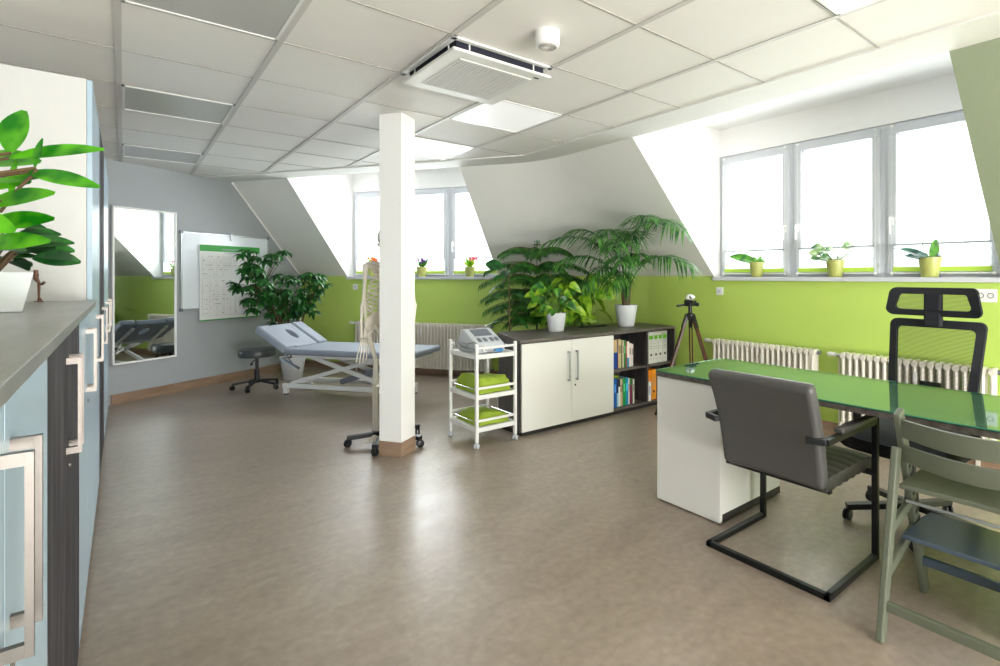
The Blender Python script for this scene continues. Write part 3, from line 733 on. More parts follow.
# local: +x to viewer's right, -y towards viewer
SK = lambda: MB()
star(t, .295, .09, RD(198), 'black', .03, .028, .045)
SK().tube([(0,.06,.06),(0,.06,.98)], .011, 10).build('stand_pole', M['chrome'], t, smooth=True)
hs = (0,0,1.555)
m = SK(); m.ball((0,.01,1.60),(.080,.092,.088),18,12); m.ball((0,-.045,1.545),(.052,.045,.05),14,10)
for sx in (-1,1): m.tube([(sx*.062,-.045,1.545),(sx*.068,0,1.55)],.008,6); m.ball((sx*.04,-.06,1.535),(.018,.018,.014))
sk = m.build('skull', M['bone'], t, smooth=True)
m = SK()
for sx in (-1,1): m.ball((sx*.028,-.078,1.568),(.017,.012,.016))
m.ball((0,-.088,1.54),(.009,.008,.014)); m.build('eye_socket', M['acdark'], sk, smooth=True)
m = SK(); m.tube([(-.052,-.005,1.54),(-.05,-.01,1.49),(-.025,-.075,1.475),(0,-.085,1.473),(.025,-.075,1.475),(.05,-.01,1.49),(.052,-.005,1.54)],[.01,.011,.011,.011,.011,.011,.01],8)
m.build('jaw', M['bone'], sk, smooth=True)
m = SK()
for k in range(26):
    z = 1.50-.55*k/25; y = .03+.025*sin((1.5-z)*9); m.lathe([(.012,-.009),(.019+.006*k/25,-.006),(.019+.006*k/25,.006),(.012,.009)],(0,y,z),10)
    m.bar((-.03,y+.015,z),(.03,y+.015,z),.008,.006); m.bar((0,y+.01,z),(0,y+.045,z-.012),.006,.008)
m.build('spine', M['bone'], t, smooth=True)
m = SK()
for k in range(12):
    z = 1.385-.031*k; w = .065+.098*sin(pi*min(1,(k+1.6)/11)*.62)*1.02; dp = .075+.03*sin(pi*k/12); drop = .05+.006*k
    for sx in (-1,1):
        pts = []; end = 1.0 if k < 7 else (.9 if k < 10 else .55)
        for q in range(13):
            f_ = q/12*end; a_ = pi/2-f_*pi
            pts.append((sx*(w*cos(a_)), .02-.0+dp*sin(a_)*(1.0), z-drop*f_))
        if k < 10: pts.append((sx*.018,-dp+.0,1.33-.018*k if k<7 else 1.2))
        m.tube(pts, .0075, 6)
m.build('ribs', M['bone'], t, smooth=True)
m = SK(); m.box(-.018,.018,-.088,-.078,1.19,1.35); m.box(-.026,.026,-.088,-.078,1.33,1.37); m.build('breastbone', M['bone'], t, bevel=.004)
for sx in (-1,1):
    m = SK(); m.tube([(sx*.02,-.07,1.375),(sx*.09,-.06,1.395),(sx*.165,.0,1.40)],[.010,.007,.010],8); m.build('collarbone', M['bone'], t, smooth=True)
    m = SK(); m.add([(sx*.06,.085,1.405),(sx*.15,.05,1.425),(sx*.17,.02,1.39),(sx*.125,.07,1.31),(sx*.085,.09,1.24),(sx*.06,.095,1.3),
                    (sx*.06,.093,1.39),(sx*.15,.06,1.40),(sx*.17,.035,1.375),(sx*.125,.08,1.31),(sx*.085,.098,1.24),(sx*.06,.103,1.3)],
                   [(0,1,2,3,4,5),(11,10,9,8,7,6)]+[(i,(i+1)%6,6+(i+1)%6,6+i) for i in range(6)]); m.build('shoulder_blade', M['bone'], t)
    arm = SK(); S_ = V((sx*.178,.01,1.375)); E_ = V((sx*.195,.02,1.07)); W_ = V((sx*.178,-.03,.82))
    arm.ball(S_,(.024,.024,.024)); arm.tube([S_,S_.lerp(E_,.15),S_.lerp(E_,.5),S_.lerp(E_,.88),E_],[.026,.018,.014,.017,.027],8)
    arm = arm.build('upper_arm_bone', M['bone'], t, smooth=True)
    m = SK(); m.tube([E_+V((-.012,0,-.005)),(E_+W_)/2+V((-.018,0,0)),W_+V((-.014,0,0))],[.016,.009,.012],8); m.tube([E_+V((.01,0,0)),(E_+W_)/2+V((.016,0,0)),W_+V((.012,0,0))],[.015,.009,.015],8)
    m.build('forearm_bones', M['bone'], t, smooth=True)
    m = SK()
    for k in range(7): m.ball(W_+V(((k%4-1.5)*.012,-.004,-.014-.013*(k//4))),(.008,.009,.008),8,6)
    for k,(dx,L_) in enumerate(((-.026,.088),(-.010,.098),(.006,.092),(.021,.075))):
        b_ = W_+V((dx*.8,-.004,-.035)); p1 = b_+V((dx*.5,-.006,-.062)); p2 = p1+V((dx*.25,-.012,-L_*.45)); p3 = p2+V((0,-.012,-L_*.30)); p4 = p3+V((0,-.010,-L_*.2))
        m.tube([b_,(b_+p1)/2,p1,(p1+p2)/2,p2,(p2+p3)/2,p3,p4],[.006,.004,.0058,.0036,.005,.003,.004,.0025],6)
    b_ = W_+V((-sx*.022,-.012,-.02)); m.tube([b_,b_+V((-sx*.02,-.015,-.04)),b_+V((-sx*.03,-.025,-.07)),b_+V((-sx*.032,-.03,-.095))],[.006,.0045,.0045,.003],6)
    m.build('hand_bones', M['bone'], t, smooth=True)
    # pelvis half
    m = SK()
    def pf(u, v):
        return (sx*(.022+.125*u+.012*sin(pi*v)), .07-.10*u-.02*sin(pi*v), .895+.125*v*(.72+.4*sin(pi*(.15+.8*u)))-.015*u)
    m.sheet(pf, 8, 6, .014)
    m.tube([(sx*.09,-.01,.91),(sx*.05,-.05,.865),(sx*.008,-.06,.862)],[.018,.012,.013],8); m.tube([(sx*.09,-.0,.90),(sx*.065,.01,.83),(sx*.04,-.03,.835),(sx*.03,-.05,.86)],[.02,.014,.010,.009],8)
    m.ball((sx*.095,-.005,.895),(.03,.028,.03)); m.build('hip_bone', M['bone'], t, smooth=True)
    H_ = V((sx*.10,-.005,.89)); K_ = V((sx*.088,-.01,.47)); A_ = V((sx*.09,.0,.095))
    m = SK(); m.ball(H_,(.024,.024,.024)); m.tube([H_,H_+V((sx*.045,0,-.04)),H_+V((sx*.035,0,-.1)),H_.lerp(K_,.55),H_.lerp(K_,.88),K_],[.018,.025,.022,.017,.024,.034],8); m.ball(K_+V((0,-.03,.0)),(.018,.01,.02))
    m.build('thigh_bone', M['bone'], t, smooth=True)
    m = SK(); m.tube([K_+V((0,0,-.022)),K_+V((0,0,-.08)),(K_+A_)/2,A_+V((-sx*.006,0,0))],[.032,.019,.014,.019],8); m.tube([K_+V((sx*.026,.01,-.03)),(K_+A_)/2+V((sx*.026,.01,0)),A_+V((sx*.018,.005,-.01))],[.009,.005,.009],6)
    m.build('shin_bones', M['bone'], t, smooth=True)
    m = SK(); m.ball(A_+V((0,.005,-.02)),(.02,.026,.018)); m.ball(A_+V((0,.035,-.032)),(.017,.025,.018)); m.ball(A_+V((0,-.035,-.025)),(.024,.03,.014))
    for k in range(5): x_ = (k-2)*.012; m.tube([A_+V((x_*.8,-.05,-.028)),A_+V((x_*1.2,-.105,-.04)),A_+V((x_*1.3,-.135-.01*(2-abs(k-1.5)),-.044))],[.006,.0045,.004],6)
    m.build('foot_bones', M['bone'], t, smooth=True)
m = SK(); m.sheet(lambda u,v: ((u-.5)*(.09-.06*v), .055+.02*sin(pi*v), .96-.12*v), 4, 5, .018); m.build('sacrum', M['bone'], t, smooth=True)

# ------------------------------------------------------------------ trolley
t = thing('three_tier_trolley', 'white metal three-tier trolley on casters beside the long sideboard', 'trolley', (2.225, 3.645, 0))
w, d_ = .175, .205; P_ = .012
for sx in (-1,1):
    for sy in (-1,1):
        m = MB(); m.box(sx*w-P_,sx*w+P_,sy*d_-P_,sy*d_+P_,.045,.785); m.build('post', M['frame_white'], t, bevel=.004)
        caster(t, sx*w, sy*d_, .020, .6, 'dev')
for z in (.15,.395,.70):
    m = MB(); m.box(-w,w,-d_,d_,z-.006,z)
    for sy in (-1,1): m.box(-w,w,sy*d_-.008,sy*d_+.008,z-.03,z+.004)
    for sx in (-1,1): m.box(sx*w-.008,sx*w+.008,-d_,d_,z-.03,z+.004)
    s_ = m.build('shelf', M['frame_white'], t, bevel=.002)
    for sy in (-1,1): MB().box(-w,w,sy*d_-.005,sy*d_+.005,z+.045,z+.063).build('guard_rail', M['frame_white'], s_, bevel=.002)
    for sx in (-1,1): MB().tube([(sx*w,-d_,z+.045),(sx*w,d_,z+.045)],.0035,8).build('wire_rail', M['chrome'], s_)
def towel(x, y, z, w, d, h, label, seed):
    m = MB(); r = random.Random(seed); ph = [r.uniform(0,6) for _ in range(6)]
    def top(u, v):
        e = min(1, 9*min(u,1-u,v,1-v)+.0)**.45; px = (u-.5)*w*2; py = (v-.5)*d*2
        zz = h*e*(.85+.1*sin(3*u*2+ph[0])+.12*sin(5*v+ph[1]+u*2))+.006*sin(18*u+ph[2]+8*v)
        return (px+.008*sin(9*v+ph[3]), py+.008*sin(8*u+ph[4]), max(.004, zz))
    m.sheet(top, 18, 18); 
    n=19; m.add([(px*w,py*d,.002) for px,py in ((-1,-1),(1,-1),(1,1),(-1,1))],[(3,2,1,0)])
    o = m.build('folded_towel', M['towel'], smooth=True); o.location = (x, y, z); tag(o, label, 'towel', 'green towels on the trolley')
towel(2.225,3.645,.396,.148,.180,.125,'thick folded lime green towel on the middle trolley shelf',1)
towel(2.225,3.645,.151,.146,.172,.085,'crumpled lime green towel on the bottom trolley shelf',2)
# therapy device
t = thing('therapy_device', 'light grey electrotherapy unit with sloped screen panel on the trolley top', 'medical device', (2.215,3.66,.702), 0); t.scale = (1.0,1.08,1.28)
m = MB(); prof = [(-.13,.0),(.15,.0),(.15,.045),(.12,.06),(-.06,.145),(-.10,.145),(-.15,.06),(-.15,.0)]
vs = [(x_,y_,z_) for x_ in (-.125,.125) for y_,z_ in [(-.145,.0),(-.155,.03),(-.14,.055),(.05,.135),(.09,.13),(.12,.09),(.12,0)]]; n=7
m.add(vs, [tuple(range(n-1,-1,-1)),tuple(range(n,2*n))]+[(i,(i+1)%n,n+(i+1)%n,n+i) for i in range(n)])
bd = m.build('housing', M['dev'], t, bevel=.008)
m = MB(); q0 = V((0,-.14,.055)); q1 = V((0,.05,.135)); dv = (q1-q0).normalized(); nn = V((0,-dv.z,dv.y))
def pq(x_, f_, o_): p = q0.lerp(q1,f_)+nn*o_; return (x_,p.y,p.z)
def slab(m, x0,x1,f0,f1,o0,o1): m.add([pq(x0,f0,o0),pq(x1,f0,o0),pq(x1,f1,o0),pq(x0,f1,o0),pq(x0,f0,o1),pq(x1,f0,o1),pq(x1,f1,o1),pq(x0,f1,o1)],[(3,2,1,0),(4,5,6,7),(0,1,5,4),(1,2,6,5),(2,3,7,6),(3,0,4,7)])
slab(m,-.08,.08,.5,.92,0,.003); m.build('display', M['dev2'], bd)
for x_ in (-.07,-.02,.04,.085):
    m = MB(); slab(m,x_-.014,x_+.014,.14,.34,0,.006); m.build('key', M['dev2'], bd, bevel=.001)
MB().lathe([(.022,0),(.02,.018),(.01,.02)],(-.0,0,0),16,Matrix.Rotation(pi/2,3,'X')).build('knob', M['white_gloss'], bd, smooth=True, loc=(-.07,-.152,.03))
m = MB(); m.tube([(-.12,-.10,.02),(-.155,-.13,.012),(-.158,0,.006),(-.14,.14,.02),(-.165,.1,.06),(-.15,-.05,.055),(-.13,-.12,.07),(-.10,-.165,.03),(-.02,-.175,.01),(.05,-.17,.008)],.0045,6)
m.tube([(-.12,.0,.04),(-.16,-.06,.03),(-.162,.08,.05),(-.13,.15,.01),(-.02,.16,.01)],.0045,6)
m.build('cable', M['cable'], t, smooth=True)
m = MB(); m.tube([(.02,-.165,.012),(.09,-.168,.014)],.011,10); m.build('probe_handle', mat('probe_blue',(60,130,190),.4), t, smooth=True)

# ------------------------------------------------------------------ long sideboard
SX0, SX1, SY0, SY1, SH = 2.46, 4.44, 3.455, 4.08, .78
t = thing('long_sideboard', 'long dark wood-grain sideboard with white doors and open shelves', 'sideboard', (SX0, SY0, 0))
ox, oy = -SX0, -SY0
m = MB(); m.prism([(0,0-.004),(SX1-SX0,-.004),(SX1-SX0,.62),(.21,.66)], SH-.027, SH); m.build('top_board', M['wood'], t, bevel=.002)
m = MB(); m.prism([(0,.012),(.018,.012),(.228,.64),(.21,.64)], .03, SH-.028); m.build('side_panel', M['woodv'], t)
m = MB(); m.box(SX1-SX0-.02,SX1-SX0,.0,.60,.03,SH-.028); m.build('side_panel', M['woodv'], t)
DX = 1.062; DIV = 1.545
m = MB(); m.box(.02,SX1-SX0-.02,.0,.36,.035,.055); m.build('bottom_board', M['wood'], t)
m = MB(); m.box(.03,SX1-SX0-.03,.02,.34,.0,.034); m.build('plinth', M['dark'], t)
m = MB(); m.box(DX-.016,DX+.002,.0,.36,.055,SH-.028); m.build('divider', M['woodv'], t)
m = MB(); m.box(DIV-.012,DIV+.012,.0,.36,.055,SH-.028); m.build('divider', M['woodv'], t)
m = MB(); m.box(DX+.002,DIV-.012,.003,.355,.398,.42); m.build('shelf_board', M['wood'], t)
m = MB(); m.box(DIV+.012,SX1-SX0-.02,.003,.355,.398,.42); m.build('shelf_board', M['wood'], t)
m = MB(); m.box(DX,SX1-SX0-.02,.36,.372,.055,SH-.028); m.build('back_panel', M['woodv'], t)
m = MB(); m.prism([(.03,.03),(DX-.02,.03),(DX-.02,.6),(.22,.6)], .056, SH-.03); m.build('carcass', M['woodv'], t)
for k,(a_,b_) in enumerate(((.006,.534),(.537,DX-.014))):
    m = MB(); m.box(a_,b_,-.019,.0,.042,SH-.031); dd = m.build('door', M['white'], t, bevel=.0015)
    hx = .534-.045 if k == 0 else .537+.045
    m = MB(); m.box(hx-.007,hx+.007,-.052,-.042,.40,.655); m.box(hx-.007,hx+.007,-.05,-.019,.40,.415); m.box(hx-.007,hx+.007,-.05,-.019,.64,.655)
    m.build('handle', M['alu'], dd, bevel=.002)
    if k: MB().lathe([(.009,0),(.009,.004)],n=12,M=Matrix.Rotation(pi/2,3,'X')).build('lock', M['steel'], dd, loc=(hx-.01,-.019,.355))

# books: width, height, colour, name
def book(x, z, w, h, rgb, label, grp, d=.20, rgb2=None, split=0, tilt=0):
    t = thing('book', label, 'book', (x+w/2, SY0+.045, z), 0, grp)
    r_ = mat('book_cover', rgb, .45, var=.04)
    m = MB(); m.box(-w/2,-w/2+.0015,0,d,0,h); m.box(w/2-.0015,w/2,0,d,0,h); m.box(-w/2,w/2,-.002,.0015,0,h); m.build('cover', r_, t)
    m = MB(); m.box(-w/2+.0015,w/2-.0015,.002,d-.004,.002,h-.004); m.build('page_block', M['paper'], t)
    m = MB()
    if rgb2:
        m.box(-w/2,w/2,-.0032,-.002,h*split if split>0 else 0,h if split>0 else -h*split); m.build('spine_panel', mat('book_panel', rgb2, .5), t)
    else:
        m.box(-w*.25,w*.25,-.003,-.002,h*.52,h*.8); m.build('spine_print', mat('spine_print', tuple(min(255,c_+70) if sum(rgb)<380 else max(0,c_-90) for c_ in rgb), .5), t)
bx = SX0+DX+.008
G1 = 'books on the upper open shelf'; G2 = 'books on the lower open shelf'
up = [(.022,.30,(20,110,88),'teal book at the left end of the upper shelf beside the door'),(.010,.285,(170,215,205),'thin pale mint book second from left on upper shelf'),
 (.050,.275,(24,66,150),'wide book with blue lower spine and tan top on the upper shelf',(196,168,120),.56),(.014,.27,(36,34,90),'narrow navy book right of the wide blue and tan one'),
 (.024,.275,(206,178,124),'tan book with pale spine on the upper shelf'),(.018,.27,(176,186,140),'pale olive book in the middle of the upper shelf'),(.014,.255,(92,40,46),'narrow maroon book beside a cream one on the upper shelf'),
 (.016,.262,(220,210,186),'cream book between maroon and green on the upper shelf'),(.026,.262,(44,122,64),'green book with white lettering on the upper shelf'),(.018,.25,(150,70,52),'rust red book right of the green one on the upper shelf'),
 (.028,.245,(232,226,224),'white book with blue foot band on the upper shelf',(38,140,182),-.36),(.030,.225,(222,206,200),'pale pink-white book second from right on upper shelf'),(.026,.215,(206,198,192),'shorter light grey book at right end of upper shelf')]
x = bx+.002
for b in up:
    book(x,.421,b[0],b[1],b[2],b[3],G1,.19,b[4] if len(b)>4 else None,b[5] if len(b)>5 else 0); x += b[0]+.0012
lo = [(.014,.27,(222,190,140),'narrow tan book at the left end of the lower shelf'),(.022,.268,(104,34,84),'purple book near the left end of the lower shelf'),(.042,.272,(16,92,176),'wide bright blue book on the lower shelf'),
 (.022,.262,(18,22,60),'dark navy and pale blue book on the lower shelf',(150,200,226),-.5),(.022,.262,(236,238,238),'white and black book left of the beige one on lower shelf',(14,20,50),.72),(.020,.258,(206,196,160),'beige book left of the green one on the lower shelf'),(.014,.256,(190,150,124),'thin salmon book touching the green one on the lower shelf'),
 (.040,.26,(20,150,76),'wide green book in the middle of the lower shelf'),(.034,.262,(22,142,186),'turquoise book right of the green one on the lower shelf'),(.018,.25,(224,224,216),'narrow white book right of the turquoise one'),
 (.028,.25,(130,40,80),'crimson book with green and cream top on the lower shelf',(52,110,52),.74),(.014,.24,(40,38,40),'thin black book next to the last white book on lower shelf'),(.022,.236,(214,214,200),'off-white book at right end of the lower shelf')]
x = bx+.002
for b in lo:
    book(x,.056,b[0],b[1],b[2],b[3],G2,.19,b[4] if len(b)>4 else None,b[5] if len(b)>5 else 0); x += b[0]+.0012
o = MB().sheet(lambda u,v: (.02+.12*u, .02+.16*v, .275+.006*sin(6*u)), 6, 6, .02).build('green_pouch', M['towel'], smooth=True); o.location = (bx-.01, SY0+.04, .058)
tag(o, 'flat lime green pouch lying on top of the lower shelf books', 'pouch')
def binder(x, z, w, h, rgb, label, grp, green=True):
    t = thing('ring_binder', label, 'binder', (x+w/2, SY0+.03, z), 0, grp); r_ = mat('binder_card', rgb, .5)
    m = MB(); m.box(-w/2,w/2,0,.003,0,h); m.box(-w/2,-w/2+.003,.0,.27,0,h); m.box(w/2-.003,w/2,.0,.27,0,h); m.build('cover', r_, t, bevel=.001)
    m = MB(); m.box(-w/2+.004,w/2-.004,.01,.24,.004,h-.02); m.build('paper_stack', M['paper'], t)
    if green: m = MB(); m.box(-w*.36,w*.36,-.0012,0,h-.075,h-.035); m.build('green_label', mat('label_green',(96,178,26),.5), t)
    m = MB()
    for k,zz in enumerate((.70,.62,.53,.46)): MB().box(-w*.26,w*(.26-.08*(k%2)),-.001,0,h*zz,h*zz+.006).build('spine_text', M['print'], t)
    for r_,zz in ((.013,.27),(.004,.14)): MB().lathe([(r_,0),(r_,.002)],(0,-.0015,h*zz),16,Matrix.Rotation(pi/2,3,'X')).build('finger_hole', M['dark'], t)
bl = ['white ring binder at the left end of the binder row','white ring binder second in the binder row','white ring binder in the middle of the binder row','white ring binder fourth in the binder row','white ring binder at the right end beside the tripod leg']
x = SX0+DIV+.016
for k,wd in enumerate((.028,.080,.066,.066,.074)):
    binder(x,.421,wd,.315,(214,214,208),bl[k],'white ring binders on the upper shelf', k > 0); x += wd+.002
x = SX0+DIV+.016
binder(x,.056,.075,.30,(232,136,16),'orange ring binder on the lower shelf behind the desk corner','binders on the lower shelf',False)
binder(x+.077,.056,.075,.30,(232,150,40),'second orange ring binder right of the first orange one','binders on the lower shelf',False)
t = thing('magazine_holder', 'narrow white magazine holder standing left of the orange binder', 'magazine holder', (x+.02,SY0+.004,.056))
m = MB(); m.box(-.022,.022,0,.02,0,.19); m.box(-.022,-.019,0,.02,0,.2); m.build('body', M['paper'], t)
m = MB(); m.box(-.012,.012,-.001,0,.06,.15); m.build('label_card', mat('card_grey',(176,178,196),.6), t)

# ------------------------------------------------------------------ desk
t = thing('office_desk', 'large desk with green-tinted glass top on dark wood board and white pedestal', 'desk', (2.40, 2.0, 0))
DW = .67; DLn = 2.0; DH = .755
def rr(x0,x1,y0,y1,r,n=6):
    P=[]; 
    for (cx_,cy_,a0) in ((x1-r,y1-r,0),(x0+r,y1-r,pi/2),(x0+r,y0+r,pi),(x1-r,y0+r,3*pi/2)):
        for k in range(n+1): a_=a0+pi/2*k/n; P.append((cx_+r*cos(a_),cy_+r*sin(a_)))
    return P
m = MB(); m.prism([(-.01,-DLn),(DW,-DLn)]+[(DW-.05+.05*cos(a_*pi/12),-.05+.05*sin(a_*pi/12)) for a_ in range(7)]+[(-.01,0)], DH-.034, DH-.008); m.build('desk_board', [M['wood'], M['desk_top']], t); m2 = t.children[-1].data
[setattr(p_,'material_index',1) for p_ in m2.polygons if p_.normal.z > .9]
m = MB(); m.prism(rr(-.018,DW+.004,-DLn-.004,.004,.03), DH-.007, DH); m.build('glass_top', M['desk_glass'], t)
pts = [(p[0],p[1],DH-.0035) for p in rr(-.0185,DW+.0045,-DLn-.0045,.0045,.03)]
MB().tube(pts,.0036,5,True).build('glass_rim', M['glass_edge'], t)
for y0_,y1_ in ((-.42,-.002),(-DLn+.002,-DLn+.42)):
    m = MB(); m.box(.0,.62,y0_,y1_,.008,DH-.036); m.mi = 1; m.box(.02,.60,y0_+.01,y1_-.01,.0,.01); m.box(.022,.622,y0_-.001,y0_+.004,.008,.05)
    pd = m.build('pedestal', [M['white'], M['dark']], t, bevel=.0015)
    for k in range(3):
        m = MB(); m.box(.621,.638,y0_+.004,y1_-.004,.07+.215*k,.28+.215*k); dr = m.build('drawer', M['white'], t, bevel=.002)
        m = MB(); ym = (y0_+y1_)/2; m.box(.655,.663,ym-.07,ym+.07,.21+.215*k,.222+.215*k); m.box(.638,.66,ym-.07,ym-.058,.21+.215*k,.222+.215*k); m.box(.638,.66,ym+.058,ym+.07,.21+.215*k,.222+.215*k); m.build('drawer_handle', M['alu'], dr)
m = MB(); m.box(.30,.318,-DLn+.42,-.42,.35,DH-.036); 
# (thin back rail below the board keeps the two pedestals together)
m = MB(); m.bar((.5,-DLn+.42,DH-.05),(.5,-.42,DH-.05),.04,.028); m.build('cross_rail', M['blackm'], t)

# ------------------------------------------------------------------ cantilever visitor chair (faces +x)
t = thing('cantilever_chair', 'dark grey padded cantilever armchair with black square tube frame at the desk', 'chair', (2.18, 1.215, 0))
hw = .275; T_ = .026
m = MB()
fx = .49; zarm = .635
m.bars([(0,-hw,.013),(0,hw,.013)],T_,T_)
for sy in (-1,1):
    y = sy*hw
    m.bar((-.013,y,.013),(fx+.013,y,.013),T_,T_); m.bar((fx,y,.0),(fx,y,zarm+.013),T_,T_,(0,1,0))
    m.bar((fx+.013,y,zarm),(-.02,y,zarm),T_,T_); m.bar((-.015,y,zarm),(-.045,y-sy*.07,zarm),T_,T_)
m.build('frame', M['blackm'], t, bevel=.003)
for sy in (-1,1):
    m = MB(); m.box(.10,.46,sy*hw-.02,sy*hw+.02,zarm+.012,zarm+.036); m.build('armrest_pad', M['greyl'], t, bevel=.008, smooth=True)
m = MB(); m.bar((fx-.02,-hw,.40),(fx-.02,hw,.40),.022,.022); m.bar((.1,-hw+.03,.40),(.1,hw-.03,.40),.022,.022); m.build('seat_rail', M['blackm'], t)
W2 = .236
def seatf(u,v):
    x_ = .06+.47*u; y_ = (v-.5)*2*(W2-.012)-.02; e = 1-abs(2*v-1)**6
    groove = .0 if False else .006*abs(sin(pi*u*7))
    return (x_, y_, .465+.01*e+groove-.02*max(0,u-.85)*6)
m = MB(); m.sheet(seatf, 42, 10, -.0); 
m = MB(); m.sheet(lambda u,v: (lambda p: (p[0],p[1],p[2]-.065))(seatf(u,v)), 42, 10, .065); m.build('seat_cushion', M['greyl'], t, smooth=True, bevel=.012)
def backf(u,v):  # u across, v up
    y_ = (u-.5)*2*(W2+.006*v)-.02; x_ = .07-.135*v**1.0+.02*sin(pi*v); z_ = .43+.45*v
    x_ += -.0*(1-(2*u-1)**2)
    return (x_+.012*(1-(2*u-1)**2), y_, z_)
m = MB(); m.sheet(backf, 12, 14, -.06); m.build('backrest', M['greyl'], t, smooth=True, bevel=.022, seg=4)

# ------------------------------------------------------------------ office chair (faces -x)
t = thing('office_swivel_chair', 'black mesh-back swivel office chair with headrest behind the desk', 'office chair', (3.17, .945, 0), RD(176))
# local: faces +x
star(t, .31, .11, RD(24), 'black', .03, .03, .045)
MB().lathe([(.032,.08),(.03,.25),(.02,.25),(.02,.42)]).build('gas_column', M['black'], t, smooth=True)
m = MB(); m.box(-.12,.10,-.08,.08,.41,.45); m.tube([(0,.08,.43),(0,.22,.42)],.006,6); m.build('tilt_mechanism', M['black'], t, bevel=.008)
def osf(u,v):
    a_=(u-.5)*2; b_=(v-.5)*2; r_=(abs(a_)**4+abs(b_)**4)**.25 if (a_ or b_) else 1; mxx=max(abs(a_),abs(b_),1e-6); k_=mxx/max(r_,1e-6)
    x_=.27*a_*k_+.03; y_=.265*b_*k_
    return (x_,y_,.495+.02*(1-min(1,r_)**3)-.035*max(0,a_-.6))
m = MB(); m.sheet(lambda u,v:(lambda p:(p[0],p[1],p[2]-.07))(osf(u,v)),16,16,.07); m.build('seat_cushion', M['blackf'], t, smooth=True)
# backrest frame
def bk(y_, z_):   # x as function of z: recline, curved
    f_=(z_-.55)/.5; return (-.20-.10*f_+.02*sin(pi*min(1,max(0,f_)))-.35*y_*y_, y_, z_)
outer=[]; z0_,z1_=.56,1.055
def loop(wb,wt,z0_,z1_,r,n=5):
    P=[]
    for (sx_,sz_,a0) in ((1,1,0),(-1,1,pi/2),(-1,-1,pi),(1,-1,1.5*pi)):
        zc_=z1_-r if sz_>0 else z0_+r; wc=(wt if sz_>0 else wb)
        for k in range(n+1):
            a_=a0+pi/2*k/n; P.append((sx_*(wc-r)+r*cos(a_), zc_+r*sin(a_)))
    return P
lp = loop(.205,.228,.56,1.055,.035)
def frame_ring(P_o, P_i, th, fn):
    m=MB(); n=len(P_o); vs=[]
    for P_,o_ in ((P_o,0),(P_i,0),(P_o,th),(P_i,th)):
        for (y_,z_) in P_: q=V(fn(y_,z_)); vs.append(q+V((-o_,0,0)))
    fs=[]
    for k in range(n):
        k2=(k+1)%n; fs+=[(k,k2,n+k2,n+k),(2*n+k,3*n+k,3*n+k2,2*n+k2),(k,2*n+k,2*n+k2,k2),(n+k,n+k2,3*n+k2,3*n+k)]
    m.add(vs,fs); return m
frame_ring(lp, loop(.166,.189,.60,1.012,.025), .03, bk).build('back_frame', M['blackf'], t, smooth=True)
m = MB(); m.sheet(lambda u,v: (lambda q:(q[0]-.010,q[1],q[2]))(bk((u-.5)*2*(.172+.022*v), .595+.43*v)), 10, 12); m.build('back_mesh', M['net'], t)
def hk(y_, z_): return (-.285-.02*((z_-1.16)/.08)**2+.02-.9*y_*y_*.0+.5*y_*y_, y_, z_)
frame_ring(loop(.226,.210,1.078,1.236,.035), loop(.180,.165,1.113,1.200,.02), .025, hk).build('headrest_frame', M['blackf'], t, smooth=True)
m = MB(); m.sheet(lambda u,v:(lambda q:(q[0]-.01,q[1],q[2]))(hk((u-.5)*.37,1.105+.105*v)),10,6); m.build('headrest_mesh', M['net'], t)
m = MB(); m.box(-.305,-.262,-.042,.042,1.02,1.215); m.build('headrest_post', M['blackf'], t, bevel=.01, smooth=True)
m = MB(); m.bars([(-.02,0,.42),(-.22,0,.42),(-.255,0,.50),(-.245,0,.60)],.06,.03,(0,1,0)); m.build('back_spine', M['black'], t, bevel=.006)
m = MB(); m.sheet(lambda u,v:(-.255,(u-.5)*.10,.68+.04*v),4,2,.015); m.build('lumbar_support', M['black'], t, smooth=True)
for sy in (-1,1):
    m = MB(); m.bars([(.0,sy*.10,.43),(.0,sy*.27,.45),(.0,sy*.275,.68)],.04,.02,(1,0,0)); a_ = m.build('armrest_post', M['black'], t, bevel=.005)
    m = MB(); m.box(-.12,.12,sy*.275-.04,sy*.275+.04,.68,.71); m.build('armrest_pad', M['black'], t, bevel=.012, seg=3, smooth=True)

# ------------------------------------------------------------------ wooden high chair (faces +x)
t = thing('wooden_high_chair', 'grey-green adjustable wooden high chair at the lower right edge', 'high chair', (2.08, .49, 0))
hw = .225
for sy in (-1,1):
    y = sy*hw
    m = MB(); m.bar((.48,y,.0),(.175,y,.79),.024,.055,(1,0,0)); a_ = m.build('front_leg', M['hc'], t, bevel=.005)
    s_ = MB()
    for k in range(7):
        f_ = .42+.05*k; p = V((.48,y,0)).lerp(V((.175,y,.79)),f_); s_.bar(p+V((.022,-sy*.013,.012)),p+V((-.012,-sy*.013,-.002)),.003,.009)
    s_.build('adjustment_slot', M['dark'], a_)
    m = MB(); m.bar((.0,y,.0),(.155,y,.66),.024,.045,(1,0,0)); m.build('rear_leg', M['hc'], t, bevel=.005)
    m = MB(); m.bar((.05,y,.22),(.36,y,.31),.020,.04,(0,0,1)); m.bar((.09,y,.37),(.31,y,.42),.020,.035,(0,0,1)); m.build('side_brace', M['hc'], t, bevel=.004)
def slat(z0,z1,x_,nm_):
    m = MB(); m.sheet(lambda u,v:(x_-.045*sin(pi*u)-(v*.01), (u-.5)*2*(hw-.012), z0+(z1-z0)*v-.012*sin(pi*u)*(1 if v<.5 else .5)), 16, 3, -.012); o = m.build('back_slat', M['hc'], t, smooth=True, bevel=.003)
slat(.695,.765,.185,'u'); slat(.60,.665,.205,'l')
